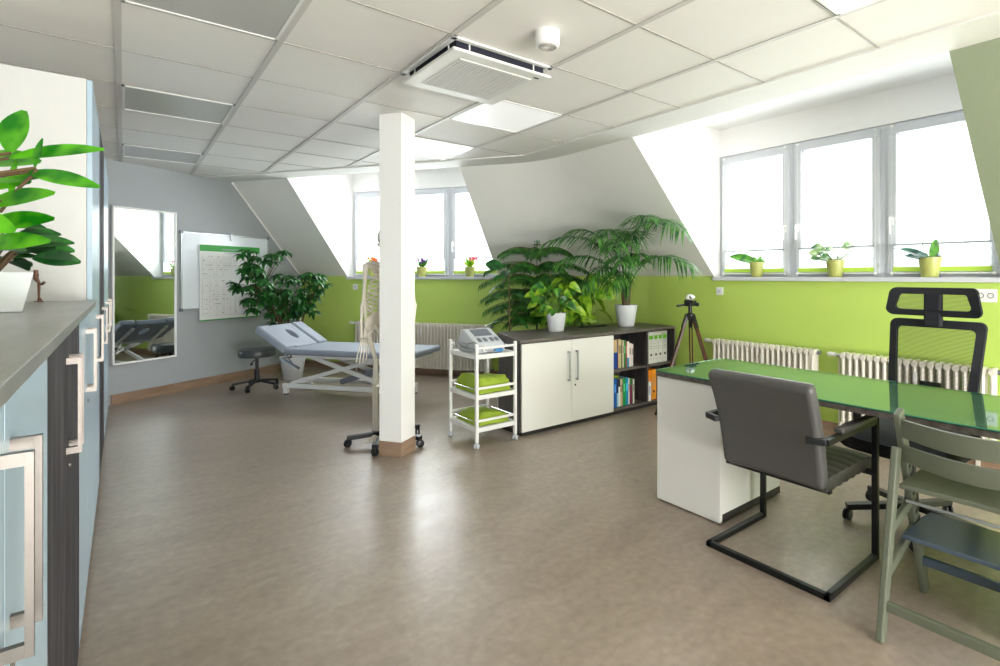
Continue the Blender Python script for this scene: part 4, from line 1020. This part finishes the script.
m = MB(); m.sheet(lambda u,v:(.14+.34*v, (u-.5)*2*(hw-.012-.03*max(0,v-.7)), .53+.004*sin(pi*u)-.0*v),12,8,.018); m.build('seat_plate', M['hc'], t, smooth=True, bevel=.004)
m = MB(); m.sheet(lambda u,v:(.17+.30*v, (u-.5)*2*(hw-.012-.03*max(0,v-.7)), .335),12,8,.018); m.build('foot_plate', M['hcb'], t, smooth=True, bevel=.004)
m = MB(); m.tube([(.26,-hw,.43),(.26,hw,.43)],.006,8); m.build('metal_rod', M['alu'], t)
m = MB(); m.bar((.03,-hw,.12),(.03,hw,.12),.022,.035); m.build('crossbar', M['hc'], t, bevel=.004)
m = MB(); m.bar((.42,-hw,.15),(.42,hw,.15),.022,.035); m.build('crossbar', M['hcb'], t, bevel=.004)
m = MB()
for sy in (-1,1):
    for (x_,z_) in ((.165,.73),(.19,.63)): m.lathe([(.006,0),(.006,.003)],(x_,sy*(hw+.0122),z_),8,Matrix.Rotation(-sy*pi/2,3,'X'))
m.build('screw', M['dark'], t)

# ------------------------------------------------------------------ tripod with projector head
t = thing('tripod', 'wooden-legged tripod with black head beside the right end of the sideboard', 'tripod', (4.15, 3.055, 0))
ap = .93
for k in range(3):
    a_ = math.atan2(.16,-.31)+2*pi*k/3; c_,s_ = cos(a_),sin(a_)
    f_ = lambda z_: V((c_*(.03+.32*(ap-z_)/ap), s_*(.03+.32*(ap-z_)/ap), z_))
    m = MB(); off = V((-s_,c_,0))*.012
    m.mi = 0; m.bar(f_(ap-.06)+off,f_(.36)+off,.014,.02,(c_,s_,0)); m.bar(f_(ap-.06)-off,f_(.36)-off,.014,.02,(c_,s_,0))
    m.mi = 1; m.bar(f_(ap),f_(ap-.12),.036,.03,(c_,s_,0)); m.bar(f_(.42),f_(.34),.036,.03,(c_,s_,0)); m.tube([f_(.38),f_(.02)],.010,8); m.ball(f_(.012),.014)
    m.build('leg', [M['tripod'], M['black']], t)
m = MB(); m.lathe([(.03,ap-.05),(.045,ap-.02),(.045,ap+.01),(.018,ap+.02),(.018,ap+.09)]); m.build('centre_column', M['black'], t, smooth=True)
m = MB(); m.box(-.05,.05,-.035,.035,ap+.085,ap+.125); m.box(-.03,.03,-.05,.05,ap+.11,ap+.14); m.tube([(-.02,.03,ap+.10),(-.10,.08,ap+.085)],[.009,.013],8); m.ball((.055,-.04,ap+.1),.02)
m.build('pan_head', M['black'], t, bevel=.005)
t = thing('camera_device', 'small white rounded device mounted on top of the tripod', 'device', (4.15,3.055,ap+.141))
m = MB(); m.ball((0,0,.028),(.055,.04,.028),16,10); m.build('body', M['white_gloss'], t, smooth=True)
m = MB(); m.lathe([(.016,0),(.016,.008)],(-.03,-.025,.028),14,Matrix.Rotation(RD(60),3,'X')); m.build('lens', M['black'], t)

# ------------------------------------------------------------------ plants
def pot(t, r0, r1, h, mt_='pot', square=False, z=0):
    if square:
        m = MB(); o_=r1; i_=r1-.006
        vs=[(sx*r0,sy*r0,0) for sx,sy in ((-1,-1),(1,-1),(1,1),(-1,1))]+[(sx*r1,sy*r1,h) for sx,sy in ((-1,-1),(1,-1),(1,1),(-1,1))]+[(sx*i_,sy*i_,h) for sx,sy in ((-1,-1),(1,-1),(1,1),(-1,1))]+[(sx*(i_-.004),sy*(i_-.004),h-.03) for sx,sy in ((-1,-1),(1,-1),(1,1),(-1,1))]
        m.add(vs,[(3,2,1,0)]+[(a*4+i,a*4+(i+1)%4,a*4+4+(i+1)%4,a*4+4+i) for a in range(3) for i in range(4)]+[(12,13,14,15)]); m.build('pot', M[mt_], t, bevel=.006, smooth=True)
        m = MB(); m.box(-i_+.006,i_-.006,-i_+.006,i_-.006,h-.028,h-.018); m.build('soil', M['soil'], t)
        return
    MB().lathe([(r0*.95,0),(r0,.004),(r1,h-.01),(r1+.001,h),(r1-.006,h),(r1-.010,h-.02),(.01,h-.02)],n=28).build('pot', M[mt_], t, smooth=True)
    MB().lathe([(r1-.012,h-.02),(r1*.5,h-.010),(.005,h-.008)]).build('soil', M['soil'], t)
def palmate(m, c, d, L, n, W, r, droop=.5):
    d = V(d).normalized(); o1 = d.orthogonal().normalized(); o2 = d.cross(o1)
    for k in range(n):
        a_ = 2*pi*k/n+r.uniform(-.2,.2); dd = o1*cos(a_)+o2*sin(a_)+d*.25; m.leaf(c, dd, d, L*r.uniform(.8,1.1), W, droop, 4)
# schefflera behind the bench
r = random.Random(11)
t = thing('umbrella_plant', 'tall umbrella plant with dark palmate leaves in a white pot behind the bench head', 'plant', (1.66, 7.30, 0))
pot(t,.11,.15,.28)
fm = MB(); st = MB()
def w2l(u_, v_, z_):   # helper for placing foliage around a measured direction
    k_ = (u_-557.03)/526.64; X_ = z_*(k_*cos(TH)+sin(TH)); Y_ = z_*(-k_*sin(TH)+cos(TH)); Z_ = 1.3-z_*(v_-276)/526.64
    return V((X_,Y_,Z_))
base = V((1.66,7.30,.26))
clusters = [(262,278,6.45,.30,.33,46),(250,268,6.35,.16,.16,10),(283,300,6.6,.2,.2,14),(306,296,6.8,.22,.30,38),(318,280,6.8,.12,.14,10),(285,318,6.7,.16,.14,12),(262,300,6.5,.2,.12,10)]
for (u_,v_,z_,rx,rz_,n_) in clusters:
    c_ = w2l(u_,v_,z_); mid = base.lerp(c_,.5)+V((0,0,.12))
    st.tube([base-V((0,0,.02)), mid, c_+V((0,0,-rz_*.6))], [.014,.010,.005], 6)
    for k in range(n_):
        a_ = r.uniform(0,2*pi); q = r.random()**.5
        p = c_+V((cos(a_)*rx*q, sin(a_)*rx*q*.7, r.uniform(-1,1)*rz_))
        # keep leaves on the room side of the walls
        dn = (V((p.x,p.y))-G0).dot(gn)
        if dn < .14: p += V((gn.x,gn.y,0))*(.14-dn)
        st.tube([c_.lerp(p,.2)-V((0,0,.1)), p],[.003,.002],4)
        palmate(fm, p, (r.uniform(-.5,.5), r.uniform(-.8,.1), .9), .105, r.randint(6,8), .046, r, .7)
fm.T = None
for m_,n_,k_ in ((st,'stem','stem'),(fm,'foliage','l_dark')):
    o = m_.build(n_, M[k_], t, smooth=(n_=='stem')); o.location = (-1.66,-7.30,0)

# norfolk pine
t = thing('norfolk_pine', 'norfolk pine with tiered drooping branches behind the sideboard', 'plant', (0,0,0))
pc_ = w2l(537,300,5.75); pc_.z = 0; t.location = pc_; pot(t,.12,.15,.26)
st = MB(); fm = MB(); r = random.Random(5); top = 1.66
st.tube([(0,0,.24),(0,0,1.0),(0,0,top)],[.013,.009,.003],8)
tiers = [(top-.02,.05,4),(1.57,.44,6),(1.40,.56,6),(1.26,.62,7),(1.10,.62,7),(.97,.58,7),(.84,.5,6)]
Rv = V((cos(TH),-sin(TH),0)); Fv = V((sin(TH),cos(TH),0))
for zi,(z_,R_,n_) in enumerate(tiers):
    for k in range(n_):
        a_ = 2*pi*k/n_+zi*.5+r.uniform(-.12,.12); dd = Rv*cos(a_)+Fv*sin(a_)*.6; pts = []
        for q in range(9):
            f_ = q/8; pts.append(V((0,0,z_))+dd*R_*f_+V((0,0,R_*(.16*sin(pi*f_*.75)-.20*f_*f_))))
        st.tube(pts,[.006*(1-.7*q/8) for q in range(9)],5)
        if R_ < .1:
            for q in range(14): fm.leaf(pts[4]+V((0,0,-.03+.005*q)),(r.uniform(-1,1),r.uniform(-1,1),.8),(0,0,1),.035,.008,.1,2,2)
            continue
        for q in range(1,30):
            f_ = q/29; i_ = min(7,int(f_*8)); p = pts[i_].lerp(pts[i_+1], f_*8-i_); tg = (pts[i_+1]-pts[i_]).normalized(); sd = tg.cross(V((0,0,1))).normalized()
            for sg_ in (-1,1):
                L_ = R_*.30*(1-.55*f_)*r.uniform(.8,1.15); e_ = p+sd*sg_*L_*.8+tg*L_*.4+V((0,0,-L_*.55)); m1 = (p+e_)/2+V((0,0,L_*.12))
                for w_ in range(7):
                    g_ = w_/6; c_ = p.lerp(m1,g_*2) if g_<.5 else m1.lerp(e_,g_*2-1)
                    for h_ in range(2): fm.leaf(c_,(sd*sg_*r.uniform(.1,.7)+tg*r.uniform(-.2,.7)+V((0,0,-1.1))),tg,.062*r.uniform(.8,1.2),.011,.1,1,2,0)
                fm.leaf(p,(e_-p),(0,0,1),L_*1.05,.016,.25,3,2,0)
st.build('trunk', M['stem'], t, smooth=True); fm.build('foliage', M['l_pine'], t)

# rubber plant (left, behind sideboard)
t = thing('rubber_plant', 'rubber plant with large oval glossy leaves on a thin stem left of the pine', 'plant', (0,0,0))
c_ = w2l(509,300,5.22); c_.z = 0; t.location = c_; pot(t,.11,.14,.24)
st = MB(); fm = MB(); r = random.Random(9)
st.tube([(0,0,.22),(.01,0,.7),(0,0,1.35)],[.010,.009,.005],8)
for k in range(17):
    z_ = .62+.75*k/16; a_ = 2.4*k; dd = Rv*cos(a_)+Fv*sin(a_)*.6; p = V((0,0,z_)); e_ = p+dd*.06+V((0,0,.03)); st.tube([p,e_],.003,5)
    fm.leaf(e_,dd+V((0,0,r.uniform(-.25,.35))),(0,0,1),.20*r.uniform(.85,1.1),.095,.35,6)
fm.leaf((-.06*Rv.x,-.06*Rv.y,1.40),-Rv+V((0,0,.1)),-Fv,.18,.11,.1,6)
st.build('stem', M['stem'], t, smooth=True); fm.build('foliage', M['l_dark'], t)

# broad lime plant standing behind
t = thing('monstera_plant', 'bushy plant with broad yellow-green leaves behind the sideboard under the palm', 'plant', (0,0,0))
c_ = w2l(573,300,5.6); c_.z = 0; t.location = c_; pot(t,.12,.15,.26)
st = MB(); fm = MB(); r = random.Random(21)
for k in range(46):
    a_ = r.uniform(0,2*pi); R_ = r.uniform(.06,.36); z_ = r.uniform(.86,1.32)-.25*max(0,R_-.28); dd = Rv*cos(a_)+Fv*sin(a_)*.5; e_ = dd*R_+V((0,0,z_))
    st.tube([(0,0,.24),dd*R_*.3+V((0,0,z_*.75)),e_],[.005,.004,.003],5)
    fm.leaf(e_,dd+V((0,0,r.uniform(-.9,-.1))),(0,0,1) if r.random()<.5 else -Fv,.22*r.uniform(.8,1.15),.15,.35,6,1)
st.build('stem', M['gstem'], t, smooth=True); fm.build('foliage', M['l_lime'], t)

# philodendron in small white pot on sideboard
t = thing('potted_philodendron', 'philodendron with heart-shaped leaves in a small white pot on the sideboard', 'plant', (3.15,3.84,SH))
pot(t,.072,.094,.175)
st = MB(); fm = MB(); fd = MB(); r = random.Random(31)
for k in range(40):
    a_ = r.uniform(0,2*pi); R_ = r.uniform(.03,.22); z_ = r.uniform(.22,.46)-.35*max(0,R_-.13); dd = Rv*cos(a_)+Fv*sin(a_)*.6; e_ = dd*R_+V((0,0,z_))
    st.tube([(0,0,.15),dd*R_*.35+V((0,0,z_*.75)),e_],[.004,.003,.002],5)
    (fm if r.random() < .55 else fd).leaf(e_,dd+V((0,0,r.uniform(-.9,.0))),-Fv+V((0,0,.6)),.125*r.uniform(.75,1.2),.095,.4,6,1)
st.build('stem', M['gstem'], t, smooth=True); fm.build('foliage', M['l_lime'], t); fd.build('foliage', M['l_mid'], t)

# kentia palm
t = thing('potted_palm', 'large kentia palm with arching feathery fronds in a white pot on the sideboard', 'palm', (4.02,3.76,SH))
pot(t,.085,.118,.222)
st = MB(); fm = MB(); r = random.Random(41)
def frond(tip_u, tip_v, tip_z, arch, nl=26, ll=.27, base=V((4.02,3.76,SH+.21)), start=.42):
    tip = w2l(tip_u, tip_v, tip_z); b = base+V((r.uniform(-.025,.025),r.uniform(-.025,.025),0)); c1 = b+V((0,0,arch))+(tip-b)*.25
    P_ = lambda f_: b*(1-f_)**2+c1*2*f_*(1-f_)+tip*f_*f_
    pts = [P_(q/14) for q in range(15)]; org = V((4.02,3.76,SH))
    fm = MB(); fm.tube([p-org for p in pts],[.007*(1-.75*q/14) for q in range(15)],6); nl = int(nl*.8); ll *= 1.18
    for q in range(nl):
        f_ = start+(1-start)*q/(nl-1); p = P_(f_)-org; tg = (P_(min(1,f_+.02))-P_(f_-.02)).normalized(); sd = tg.cross(V((0,0,1))); sd = sd.normalized() if sd.length>.05 else Rv
        e_ = sin(pi*min(1,(q+2.5)/(nl+3.5)))**.5
        for sg_ in (-1,1):
            a_ = 1.0-.55*q/nl+r.uniform(-.12,.12)
            fm.leaf(p, sd*sg_*sin(a_)+tg*cos(a_)+V((0,0,.30+r.uniform(-.15,.15))), V((0,0,1))-Fv*.3, ll*e_*r.uniform(.85,1.12), .022, .85, 6, 2, .12)
    fm.build('frond', M['l_palm'], t)
frond(548,243,5.2,.75,26,.25); frond(572,232,5.5,.70,24,.24); frond(682,230,4.45,.95,28,.24); frond(690,266,4.75,.62,28,.25)
frond(560,262,5.1,.55,24,.25); frond(585,285,5.0,.6,22,.22); frond(622,262,4.8,.55,22,.22); frond(650,219,4.6,.85,22,.22)
frond(603,245,5.3,.6,20,.2); frond(640,256,5.0,.5,18,.18); frond(612,285,4.95,.5,20,.2)
frond(598,238,4.95,.85,22,.24); frond(632,238,5.1,.8,22,.22); frond(614,248,4.7,.75,22,.22)
for k in range(9):
    a_ = k*.7; st.tube([(cos(a_)*.03,sin(a_)*.02,.2),(cos(a_)*.035,sin(a_)*.035,.30),(cos(a_)*.05,sin(a_)*.05,.42)],[.016,.013,.006],6)
st.build('stem', M['stem'], t, smooth=True)
o = MB(); o.box(-.16,.16,-.05,.05,0,.012); o = o.build('laptop_sleeve', M['black'], bevel=.004); q_ = w2l(590,324,5.45); o.location = (q_.x-.02,q_.y-.06,SH+.0005); o.rotation_euler = (0,0,.02)
tag(o, 'flat black case lying at the back of the sideboard between the two pots', 'case')

# sill pots
def sill_pot(Pf, s, n, label, kind, seed, R=.066, h=.138):
    o_ = V(Pf(s,n,1.2905)); t = thing('potted_sill_plant', label, 'plant', o_); r = random.Random(seed)
    pot(t,R*.72,R,h,'potg'); fm = MB(); st = MB(); fl = None
    if kind == 'strap':
        sp = [(-1,0,.12,.25,.095),(.8,.0,.3,.14,.06),(.5,.5,.2,.10,.04),(-.3,-.5,.2,.08,.035),(.9,-.4,-.1,.10,.035)]
        for dx,dy,dz,L_,w_ in sp: fm.leaf((0,0,h-.01),Rv*dx+Fv*dy+V((0,0,dz+.35)),-Fv+V((0,0,.5)),L_,w_,.35,6,0)
        mk = 'l_mid'
    elif kind == 'orchid':
        for dx,dy,dz,L_,w_ in ((-1,0,.42,.22,.065),(1,0,.40,.20,.06),(.95,.2,.15,.17,.055),(-.7,-.4,.25,.15,.05),(-.95,.1,.18,.17,.055)): fm.leaf((0,0,h-.01),Rv*dx+Fv*dy+V((0,0,dz)),-Fv+V((0,0,.6)),L_,w_,.12,6)
        m2 = MB(); m2.leaf((.005,0,h-.01),Rv*.35+V((0,0,1)),-Fv,.15,.075,.05,6); m2.build('young_leaf', M['l_mid'], t)
        st.tube([(0,0,h-.01),Rv*-.04+V((0,0,h+.05)),Rv*-.06+V((0,0,h+.12))],.003,6); mk = 'l_blue'
    elif kind == 'bushy':
        for k in range(34):
            a_ = r.uniform(0,2*pi); R_ = r.uniform(.03,.16); e_ = Rv*cos(a_)*R_+Fv*sin(a_)*R_*.6+V((0,0,h+r.uniform(.02,.15)-.3*R_)); st.tube([(0,0,h-.02),e_*.6+V((0,0,.04)),e_],.0022,4)
            fm.leaf(e_,Rv*cos(a_)+Fv*sin(a_)*.4+V((0,0,.2)),-Fv+V((0,0,.7)),.070,.058,.3,4)
        e_ = Rv*.17+V((0,0,h+.03)); st.tube([(0,0,h),Rv*.1+V((0,0,h+.045)),e_],.0025,5); fm.leaf(e_-Rv*.01,Rv+V((0,0,-.3)),-Fv,.08,.075,.2,5); fm.leaf(e_,V((0,0,-1))+Rv*.3,-Fv,.05,.04,.2,5)
        mk = 'l_vari'
    else:
        for k in range(26):
            a_ = r.uniform(0,2*pi); R_ = r.uniform(.02,.07); e_ = Rv*cos(a_)*R_+Fv*sin(a_)*R_+V((0,0,h+r.uniform(0,.08 if kind!='violet' else .03)))
            fm.leaf((0,0,h-.01),e_-V((0,0,h-.05)),-Fv+V((0,0,.4)),.12*r.uniform(.7,1.2),.04,.3,4)
        mk = 'l_lime' if kind != 'violet' else 'l_mid'; m2 = MB()
        cols = {'violet':(120,60,160),'pink':(226,110,130),'orange':(226,120,60)}[kind]
        for k in range(24):
            a_ = r.uniform(0,2*pi); R_ = r.uniform(0,.07); c_ = Rv*cos(a_)*R_+Fv*sin(a_)*R_+V((0,0,h+.05+r.uniform(0,.05)))
            if kind == 'pink': c_ += Rv*.05+V((0,0,.02))
            if kind == 'orange': c_ += V((0,0,.03))
            for q in range(5): b_ = q*1.256; m2.leaf(c_,Rv*cos(b_)+V((0,0,sin(b_)))-Fv*.3,-Fv,.018,.014,.1,2)
        m2.build('blossom', mat('petal_'+kind, cols, .6), t)
    fm.build('foliage', M[mk], t)
    if st.v: st.build('stem', M['gstem'], t, smooth=True)
def s_from_u(Pf, n, u):   # coordinate along the sill seen at picture column u
    k_ = (u-557.03)/526.64; d2 = V((k_*cos(TH)+sin(TH), -k_*sin(TH)+cos(TH)))
    nn = V(Pf(0,1,0)[:2]); q = d2*(n/ d2.dot(nn)); dd = V(Pf(1,0,0)[:2]); return q.dot(dd)
nR_ = 4.532; nL_ = 6.262
sill_pot(PR, s_from_u(PR,nR_,756.6), nR_, 'yellow-green pot with a long-leaved plant on the sill, left of three', 'strap', 1)
sill_pot(PR, s_from_u(PR,nR_,835.3), nR_, 'yellow-green pot with a bushy variegated plant on the middle of the sill', 'bushy', 2, .07, .142)
sill_pot(PR, s_from_u(PR,nR_,930), nR_, 'yellow-green pot with a blue-green orchid plant on the sill, right of three', 'orchid', 3, .073, .146)
sill_pot(PL, s_from_u(PL,nL_,422), nL_, 'small yellow-green pot with purple flowers on the far sill right of the pillar', 'violet', 4, .072, .13)
sill_pot(PL, s_from_u(PL,nL_,470), nL_, 'small yellow-green pot with pink flowers on the far sill near the slope', 'pink', 5, .072, .13)
sill_pot(PL, s_from_u(PL,nL_,373), nL_, 'potted plant with orange flowers on the far sill behind the skeleton', 'orange', 6, .072, .13)

# near plants on the worktop
t = thing('potted_jade_plant', 'dark green leafy plant in a square white pot on the worktop', 'plant', (-.345,2.41,1.1875), .2)
pot(t,.085,.108,.125,'pot',True); st = MB(); fm = MB(); r = random.Random(61)
for k in range(30):
    a_ = r.uniform(0,2*pi); R_ = r.uniform(.02,.12); e_ = V((cos(a_)*R_,sin(a_)*R_,r.uniform(.15,.27)))
    st.tube([(cos(a_)*.02,sin(a_)*.02,.10),e_*.7+V((0,0,.03)),e_],[.006,.005,.003],5)
    fm.leaf(e_,(cos(a_)+r.uniform(-.3,.3),sin(a_),r.uniform(-.1,.4)),V((0,0,1))-Fv*r.uniform(.3,1.2),.115*r.uniform(.8,1.1),.062,.25,6)
for q in ((.10,-.02,.20,1,-.2,.1),(.11,-.06,.17,1,-.5,0),(.08,.02,.24,1,.1,.3)): fm.leaf(q[:3],q[3:],V((0,0,.6))-Fv,.12,.062,.2,6)
st.build('stem', M['stem'], t, smooth=True); fm.build('foliage', M['l_dark'], t)
t = thing('near_potted_plant', 'large bright green leafy plant at the left edge closest to the viewer', 'plant', (-.44,1.02,1.1875))
pot(t,.07,.09,.13); st = MB(); fm = MB(); org = V((-.44,1.02,1.1875))
def nl(u0,v0,u1,v1,z0_,z1_,W_,upv=None,dr=.1):
    a_ = w2l(u0,v0,z0_)-org; b_ = w2l(u1,v1,z1_)-org; d_ = b_-a_
    st.tube([(0,0,.12),(a_.x*.55,a_.y*.55,a_.z*.6+.05),a_],[.006,.005,.003],6)
    fm.leaf(a_, d_+V((0,0,d_.length*dr)), (V(upv)*.35-Fv*.9+V((0,0,.25))), d_.length*1.04, W_*1.12, dr, 9, 0, .10)
nl(10,153,21,110,1.0,1.0,.055,-Fv); nl(8,158,98,152,1.0,1.02,.030,V((0,0,1))-Fv*.4,.12); nl(28,172,90,190,1.0,.98,.028,V((0,0,1))-Fv*.5,.12)
nl(-10,180,42,178,1.02,1.0,.030,V((0,0,1))-Fv*.5,.1); nl(-15,205,48,196,1.0,.98,.036,V((0,0,1))-Fv*.8,.08); nl(-20,226,48,222,1.0,1.0,.038,V((0,0,1))-Fv*.6,.1)
nl(-20,245,40,246,.98,.95,.034,V((0,0,1))-Fv*.6,.12); nl(35,168,40,138,1.0,1.0,.014,-Fv); nl(-25,160,30,165,1.05,1.0,.04,V((0,0,1))-Fv*.5,.1)
nl(12,200,12,160,1.02,1.0,.016,-Fv); nl(-30,190,20,186,1.03,1.0,.035,V((0,0,1))-Fv*.4,.15); nl(-40,215,5,235,.95,.95,.04,V((0,0,1))-Fv*.5,.2)
for k,(u1,v1) in enumerate(((-80,150),(-90,200),(-60,110),(-100,240),(-40,90))): nl(-30,200-k*12,u1,v1,1.0,.95,.045,V((0,0,1))-Fv*.5,.2)
st.tube([w2l(0,212,1.0)-org, w2l(22,185,1.0)-org, w2l(38,170,1.0)-org],.003,6)
st.build('stem', M['stem'], t, smooth=True); fm.build('foliage', M['l_near'], t, smooth=True)
t = thing('metal_ornament', 'small copper-brown bent metal figurine on the worktop beside the square pot', 'ornament', (0,0,0))
q_ = w2l(39,299,2.30); t.location = (q_.x,q_.y,1.1875)
m = MB(); zz = lambda u,v: w2l(u,v,2.30)-V((q_.x,q_.y,1.1875))
m.tube([zz(36,270),zz(36,279),zz(39,283),zz(39,297),V((0,0,.004))+Rv*.004],[.008,.009,.006,.004,.009],8); m.tube([zz(39,284),zz(42,284.5),zz(44.5,282)],[.003,.005,.006],8); m.ball(zz(36,275),(.010,.010,.008))
m.build('figure', M['copper'], t, smooth=True)
m = MB(); m.lathe([(.016,.0),(.016,.003),(.004,.005)]); m.build('foot_disc', M['copper'], t)

# ------------------------------------------------------------------ light
w = bpy.data.worlds.new('world'); bpy.context.scene.world = w; w.use_nodes = True; nt = w.node_tree
bg = nt.nodes['Background']; tc = nt.nodes.new('ShaderNodeTexCoord'); sp = nt.nodes.new('ShaderNodeSeparateXYZ'); rp = nt.nodes.new('ShaderNodeValToRGB')
nt.links.new(tc.outputs['Generated'], sp.inputs[0]); nt.links.new(sp.outputs['Z'], rp.inputs[0])
rp.color_ramp.elements[0].position = 0; rp.color_ramp.elements[0].color = (.80,.84,.86,1); rp.color_ramp.elements[1].position = .25; rp.color_ramp.elements[1].color = (.93,.97,1,1)
nt.links.new(rp.outputs[0], bg.inputs[0]); bg.inputs[1].default_value = 1.9
def area(name, loc, rot, sx, sy, e, col=(1,1,1), portal=False):
    l = bpy.data.lights.new(name, 'AREA'); l.shape = 'RECTANGLE'; l.size = sx; l.size_y = sy; l.energy = e; l.color = col
    o = bpy.data.objects.new(name, l); COL.objects.link(o); o.location = loc; o.rotation_euler = rot
    if portal: l.cycles.is_portal = True
    return o
def aim(o, d): o.rotation_euler = V(d).to_track_quat('-Z', 'Y').to_euler()
for nm_, Pf, a_, b_, WN, nn in (('portal_right', PR, w0R, w1R, WN_R, nR), ('portal_far', PL, w0L, w1L, WN_L, nL)):
    o = area(nm_, Pf((a_+b_)/2, WN+.11, 1.89), (0,0,0), 2.2, 1.2, 1, portal=True); aim(o, (-nn.x,-nn.y,0))
    o = area('daylight_'+nm_[7:], Pf((a_+b_)/2, WN+.35, 1.95), (0,0,0), 2.2, 1.3, 105 if nm_ == 'portal_far' else 55, (.96,.98,1)); aim(o, (-nn.x,-nn.y,-.3))
o = area('fill_light', (1.2,-4.6,2.1), (0,0,0), 3.4, 1.0, 115, (1,1,.99)); aim(o, (.2,1,-.15))  # added fill lights behind the camera, not fixtures of the room
o = area('fill_light', (.6,-4.2,.35), (0,0,0), 2.6, .9, 180, (1,1,.99)); aim(o, (.12,.8,.55))
o = area('fill_light', (3.0,-3.6,.35), (0,0,0), 2.2, .9, 125, (1,1,.99)); aim(o, (-.15,.8,.6))

sc = bpy.context.scene
sc.view_settings.view_transform = 'Standard'; sc.view_settings.look = 'None'; sc.view_settings.exposure = 0.5
sc.cycles.use_denoising = True; sc.cycles.max_bounces = 12; sc.cycles.diffuse_bounces = 8; sc.cycles.glossy_bounces = 5; sc.cycles.transparent_max_bounces = 16
sc.cycles.sample_clamp_indirect = 6; sc.cycles.caustics_reflective = False; sc.cycles.caustics_refractive = False
